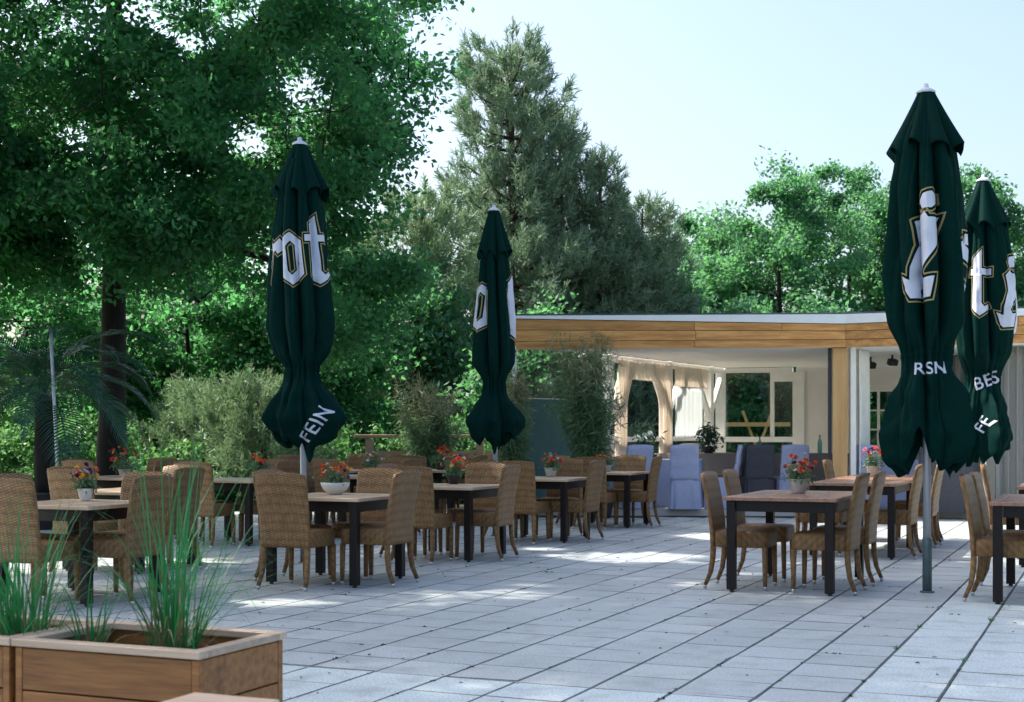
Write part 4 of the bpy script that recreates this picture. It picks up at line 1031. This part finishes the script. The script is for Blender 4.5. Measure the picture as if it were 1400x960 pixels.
tag(mesh_quads('weed', leaf_quads(np.array([[*pc(-0.20, 0.27), 0.43]]) + rng.standard_normal((40, 3)) * np.array([0.03, 0.03, 0.014]), 0.035, 0.022), M['grass']), 'small broad leafed weed on the soil right of the tall grass', 'weed')

# ---------------------------------------------------------------- bamboo clumps by the glass
def bamboo(label, c, h, r, n, lean=(0.0, 0.0)):
    t = thing('bamboo_plant', label, 'bamboo', (c[0], c[1], 0), group='bamboo clumps by the pavilion')
    MB().lathe((0, 0, 0), [(0.20, 0), (0.21, 0.01), (0.26, 0.40), (0.275, 0.42), (0.255, 0.42), (0.24, 0.36)], 20).build('pot', M['pot_black'], t, True)
    st = MB(); LP = []; TP = []
    for _ in range(n):
        a = random.random() * 2 * PI; L = h * random.uniform(0.55, 1.0); out = r * random.uniform(0.1, 1.15); pts = []
        for s in range(8):
            u = s / 7; o = out * u ** 1.7
            pts.append((0.12 * math.cos(a * 3) * random.uniform(0.9, 1.1) + math.cos(a) * o + lean[0] * u, 0.12 * math.sin(a * 5) + math.sin(a) * o + lean[1] * u, 0.36 + (L - 0.36) * (u - 0.06 * u * u)))
        st.tube(pts, [0.007 * (1 - 0.8 * s / 7) + 0.0015 for s in range(8)], 4, False)
        for _k in range(190):
            u = random.uniform(0.10, 1.0); i0 = min(6, int(u * 7)); q = Vector(pts[i0]).lerp(Vector(pts[i0 + 1]), u * 7 - i0)
            (TP if (u * L > h * 0.66 and random.random() < 0.75) else LP).append(q + Vector((random.gauss(0, .05), random.gauss(0, .05), random.gauss(0, .04))))
    st.build('canes', M['bamboo'], t)
    Q = leaf_quads(np.array([[*p] for p in LP + TP]), 0.15, 0.015, 0.2, 0.5)
    mesh_quads('leaves', Q, None, t, mats=[M['bamboo'], M['bamboo_tip']], idx=[0] * len(LP) + [1] * len(TP))
    return t
bamboo('largest bamboo clump with pale feathery tips before the left glass screen', (1.24, 20.75), 2.92, 0.42, 64, (-0.16, 0))
bamboo('bamboo clump rising just right of the middle parasol before the glass', (0.0, 20.7), 2.40, 0.20, 26)
bamboo('dark bushy bamboo clump left of the middle parasol', (-1.22, 21.3), 2.20, 0.42, 60)

# ---------------------------------------------------------------- palm at the left edge
def palm(label, c, h, nf, L):
    t = thing('palm', label, 'palm', (c[0], c[1], 0))
    MB().lathe((0, 0, 0), [(0.24, 0), (0.25, 0.01), (0.30, 0.45), (0.32, 0.48), (0.29, 0.48), (0.27, 0.4)], 20).build('pot', M['pot_black'], t, True)
    tk = MB(); tk.lathe((0, 0, 0.4), [(0.11, 0), (0.13, 0.3), (0.12, h - 0.5), (0.09, h - 0.4)], 12); tk.build('trunk', M['bark'], t, True)
    for k in range(nf):
        a = 2 * PI * k * 0.381966 + 0.3; el = 1.25 - 1.25 * (k / nf); Lf = L * random.uniform(0.8, 1.1)
        pts = []; px = Vector((0, 0, h)); e = el
        for s in range(13):
            pts.append(px.copy()); px = px + Vector((math.cos(a) * math.cos(e), math.sin(a) * math.cos(e), math.sin(e))) * Lf / 12; e -= 0.135 + 0.03 * random.random()
        Q = []
        for s in range(12):
            p, q_ = pts[s], pts[s + 1]; d = (q_ - p).normalized(); sdv = Vector((-math.sin(a), math.cos(a), 0)); up_ = sdv.cross(d)
            wv = sdv * 0.008; Q.append([tuple(p - wv), tuple(p + wv), tuple(q_ + wv * .8), tuple(q_ - wv * .8)])
            if s < 2: continue
            for sub in range(4):
                pp = p.lerp(q_, sub / 4); u = (s + sub / 4) / 12; ll = 0.42 * math.sin(PI * min(1, 0.2 + u * 0.85)) * random.uniform(0.85, 1.1) + 0.05
                for sg in (-1, 1):
                    dv = (sdv * sg * 0.85 + d * 0.75 + Vector((0, 0, 0.25))).normalized(); mid = pp + dv * ll * 0.55; tip = pp + dv * ll + Vector((0, 0, -0.10 * ll - 0.05)); wd_ = d * 0.012
                    Q.append([tuple(pp - wd_), tuple(mid - wd_), tuple(mid + wd_), tuple(pp + wd_)]); Q.append([tuple(mid - wd_), tuple(tip), tuple(tip + d * 0.002), tuple(mid + wd_)])
        mesh_quads('frond', np.array(Q), M['palm'], t)
    return t
palm('dark feathery palm with drooping fronds at the left edge under the oak', (-6.05, 18.4), 1.75, 24, 2.0)
tag(MB().tube([(-5.62, 17.7, 0), (-5.68, 17.7, 1.3), (-5.76, 17.75, 2.55)], 0.022, 10).build('slim_pole', M['alu'], None, True), 'slim pale pole leaning slightly in front of the palm', 'pole')

# ---------------------------------------------------------------- weathered railing behind the back tables
t = thing('railing', 'weathered timber railing with a thick post behind the back left tables', 'railing', (-2.45, 24.4, 0))
for dx in (0.0, 1.9, 3.0): MB().box((dx, 0.0, 0.57), (0.13, 0.13, 1.14), bev=0.006).build('post', M['rail'], t)
MB().box((1.45, 0, 1.18), (3.4, 0.16, 0.06), 0.0, bev=0.006).build('top_rail', M['rail'], t)
MB().box((0.99, 0, 0.86), (1.74, 0.05, 0.14), bev=0.005).box((2.45, 0, 0.86), (0.94, 0.05, 0.14), bev=0.005).build('lower_rail', M['rail'], t)
t = thing('trestle', 'pale timber rail on crossed legs seen through the big pavilion window', 'trestle', (5.3, 31.0, 0), -0.2)
MB().box((0, 0, 1.42), (1.5, 0.10, 0.09)).build('rail', M['post'], t)
for dx in (0.05,):
    MB().bar((dx - 0.3, 0, 0), (dx + 0.32, 0, 1.72), 0.06, 0.06).build('leg', M['post'], t); MB().bar((dx + 0.3, 0.07, 0), (dx - 0.32, 0.07, 1.72), 0.06, 0.06).build('leg', M['post'], t)

# ---------------------------------------------------------------- covered chairs and tables in the pavilion
DZ = 0.086
def covered_chair(label, c, rz, mat, h=0.96):
    t = thing('covered_chair', label, 'chair', (c[0], c[1], DZ if c[1] > 21.4 - 0.06 * c[0] or c[0] > 5 else 0.0), rz, 'chairs under cloth covers in the pavilion')
    rs = random.Random(label); p1 = rs.random() * 6
    def sk(u, v):   # skirt from seat down to the floor
        a = u * 2 * PI; z = 0.47 - 0.46 * v; k = 1 + 0.05 * v + (0.10 * v * math.sin(a * 13 + p1) * 0.6 if v > 0.1 else 0)
        cx, sx = math.cos(a), math.sin(a); return (0.235 * k * math.copysign(abs(cx) ** 0.4, cx), 0.24 * k * math.copysign(abs(sx) ** 0.4, sx), z)
    MB().grid(sk, 104, 10, True).add([(0.225 * math.copysign(abs(math.cos(i * PI / 10)) ** .4, math.cos(i * PI / 10)), 0.23 * math.copysign(abs(math.sin(i * PI / 10)) ** .4, math.sin(i * PI / 10)), 0.472) for i in range(20)], [list(range(20))]).build('skirt', mat, t, True)
    rg = []
    for j in range(12):
        v = j / 11; z = 0.44 + (h - 0.44) * v; hw = 0.225 - 0.012 * v; y = -0.21 - 0.08 * v
        rg.append([(x, y + d + 0.006 * math.sin(5 * v * PI + x * 20), z + 0.02 * (1 - (x / hw) ** 2) * v ** 3) for x, d in sup(hw, 0.03 if j < 11 else 0.022, 24, 0.4)])
    loft(MB(), rg).build('back_cover', mat, t, True)
    return t
def covered_table(label, c, rz, L, W_, mat, H=0.75, z0=None):
    t = thing('covered_table', label, 'table', (c[0], c[1], DZ if z0 is None else z0), rz, 'cloth covered tables in the pavilion')
    MB().box((0, 0, H - 0.012), (L, W_, 0.022), bev=0.004).build('tabletop', mat, t)
    p1 = random.random() * 6
    def sk(u, v):
        a = u * 2 * PI; z = H - 0.01 - (H - 0.02) * v; k = 1.01 + 0.03 * v + 0.035 * v * math.sin(a * 31 + p1 + math.sin(a * 5))
        cx, sx = math.cos(a), math.sin(a); return (L / 2 * k * math.copysign(abs(cx) ** 0.22, cx), W_ / 2 * k * math.copysign(abs(sx) ** 0.22, sx), z)
    MB().grid(sk, 260, 8, True).build('tablecloth', mat, t, True)
    return t
LV, GY, TP_ = M['lavender'], M['grey_cloth'], M['taupe_cloth']
# lavender group outside the step, grey group inside
covered_chair('lavender covered chair nearest the bamboo, behind the last wicker table', (1.85, 21.75), 0.3, LV)
covered_chair('lavender covered chair with long skirt in the middle of the front row', (2.62, 21.55), -0.15, LV)
covered_chair('lavender covered chair turned sideways left of the grey ones', (3.20, 21.75), 1.35, LV)
covered_chair('lavender covered chair in front of the grey cloth table near the post', (4.32, 22.1), 0.1, LV)
covered_chair('lavender covered chair right of the timber corner post', (5.25, 21.6), 0.1, LV)
covered_chair('slate grey covered chair facing the middle of the grey table', (3.80, 22.05), 0.0, GY)
covered_chair('slate grey covered chair at the left end of the grey table', (3.45, 22.5), 1.2, GY)
covered_chair('slate grey covered chair behind the sideways lavender one', (2.9, 23.9), 2.6, GY)
covered_table('lavender table between the lavender covered chairs at the left', (2.25, 22.5), -0.2, 1.5, 0.7, LV, 0.74)
covered_table('long taupe cloth table with bottles along the pavilion window', (4.3, 23.35), -0.2, 2.6, 0.8, TP_, 0.82)
covered_table('lavender cloth table right of the corner post behind the third table', (5.95, 22.0), -0.3, 1.3, 0.7, LV, 0.74)
covered_table('dark slate cloth table just right of the front parasol pole', (6.35, 20.72), -0.4, 0.75, 0.7, GY, 0.90)
covered_table('taupe cloth table at the far left of the pavilion interior', (3.2, 25.0), 0.95, 1.6, 0.7, TP_, 0.80)
# things on the tables
ZT = DZ + 0.823
def bottle(label, c, z, h=0.27):
    t = tag(MB().lathe((0, 0, 0), [(0.036, 0), (0.038, 0.006), (0.038, h * 0.55), (0.030, h * 0.68), (0.014, h * 0.80), (0.0135, h * 0.97), (0.016, h), (0.009, h)], 16).build('bottle', M['bottle'], None, True, loc=(c[0], c[1], z)), label, 'bottle', 'bottles on the grey table')
    return t
bottle('greenish glass bottle standing left of the fruit bowl on the taupe table', (4.05, 23.25), ZT)
bottle('clear blue green bottle at the right end of the taupe table', (5.0, 23.1), ZT, 0.30)
t = thing('bowl', 'low bowl of reddish fruit and leaves between the two bottles', 'bowl', (4.55, 23.2, ZT))
MB().lathe((0, 0, 0), [(0.08, 0), (0.10, 0.008), (0.20, 0.06), (0.215, 0.075), (0.20, 0.075), (0.1, 0.03)], 20).build('dish', M['pot_grey'], t, True)
for k in range(16):
    a = random.random() * 6.3; r = 0.15 * random.random() ** 0.5
    MB().lathe((r * math.cos(a), r * math.sin(a), 0.04 + 0.03 * random.random()), [(0.008, 0), (0.03, 0.015), (0.036, 0.035), (0.028, 0.058), (0.006, 0.068)], 10).build('fruit', M['fl_red' if k % 3 else 'pot_black'], t, True)
def shrub_pot(label, c, z, mat, n, sp, L, W_, hh):
    t = thing('potted_plant', label, 'potted plant', (c[0], c[1], z))
    MB().lathe((0, 0, 0), [(0.06, 0), (0.07, 0.01), (0.09, 0.12), (0.095, 0.13), (0.085, 0.13)], 16).build('pot', M['pot_black'], t, True)
    P0 = rng.standard_normal((n, 3)) * np.array([sp * .5, sp * .5, hh * .35]); P0 = P0 * (1 - 0.25 * (P0[:, 2:3] / hh)) + np.array([0, 0, 0.16 + hh * 0.45]); P0[:, 2] = np.maximum(P0[:, 2], 0.10)
    mesh_quads('foliage', leaf_quads(P0, L, W_), mat, t); return t
shrub_pot('dark bushy pot plant on the taupe table before the window post', (3.22, 23.3), ZT - 0.02, M['palm'], 420, 0.17, 0.09, 0.035, 0.30)
t = thing('vase', 'glass vase with white lilies on the lavender table', 'vase', (2.12, 22.55, DZ + 0.742))
MB().lathe((0, 0, 0), [(0.04, 0), (0.045, 0.01), (0.05, 0.2), (0.06, 0.24), (0.052, 0.24), (0.042, 0.05)], 14).build('glass', M['bottle'], t, True)
mesh_quads('foliage', leaf_quads(rng.standard_normal((150, 3)) * np.array([0.09, 0.08, 0.06]) + np.array([0, 0, 0.33]), 0.09, 0.03), M['palm'], t)
for k in range(7):
    p = (random.gauss(0, .10), random.gauss(0, .06), 0.30 + random.random() * 0.13); vs, fs = petal_bloom(p, (p[0], -0.5, 0.3), 0.05, 6, 1.2); MB().add(vs, fs).build('bloom', M['fl_white'], t)
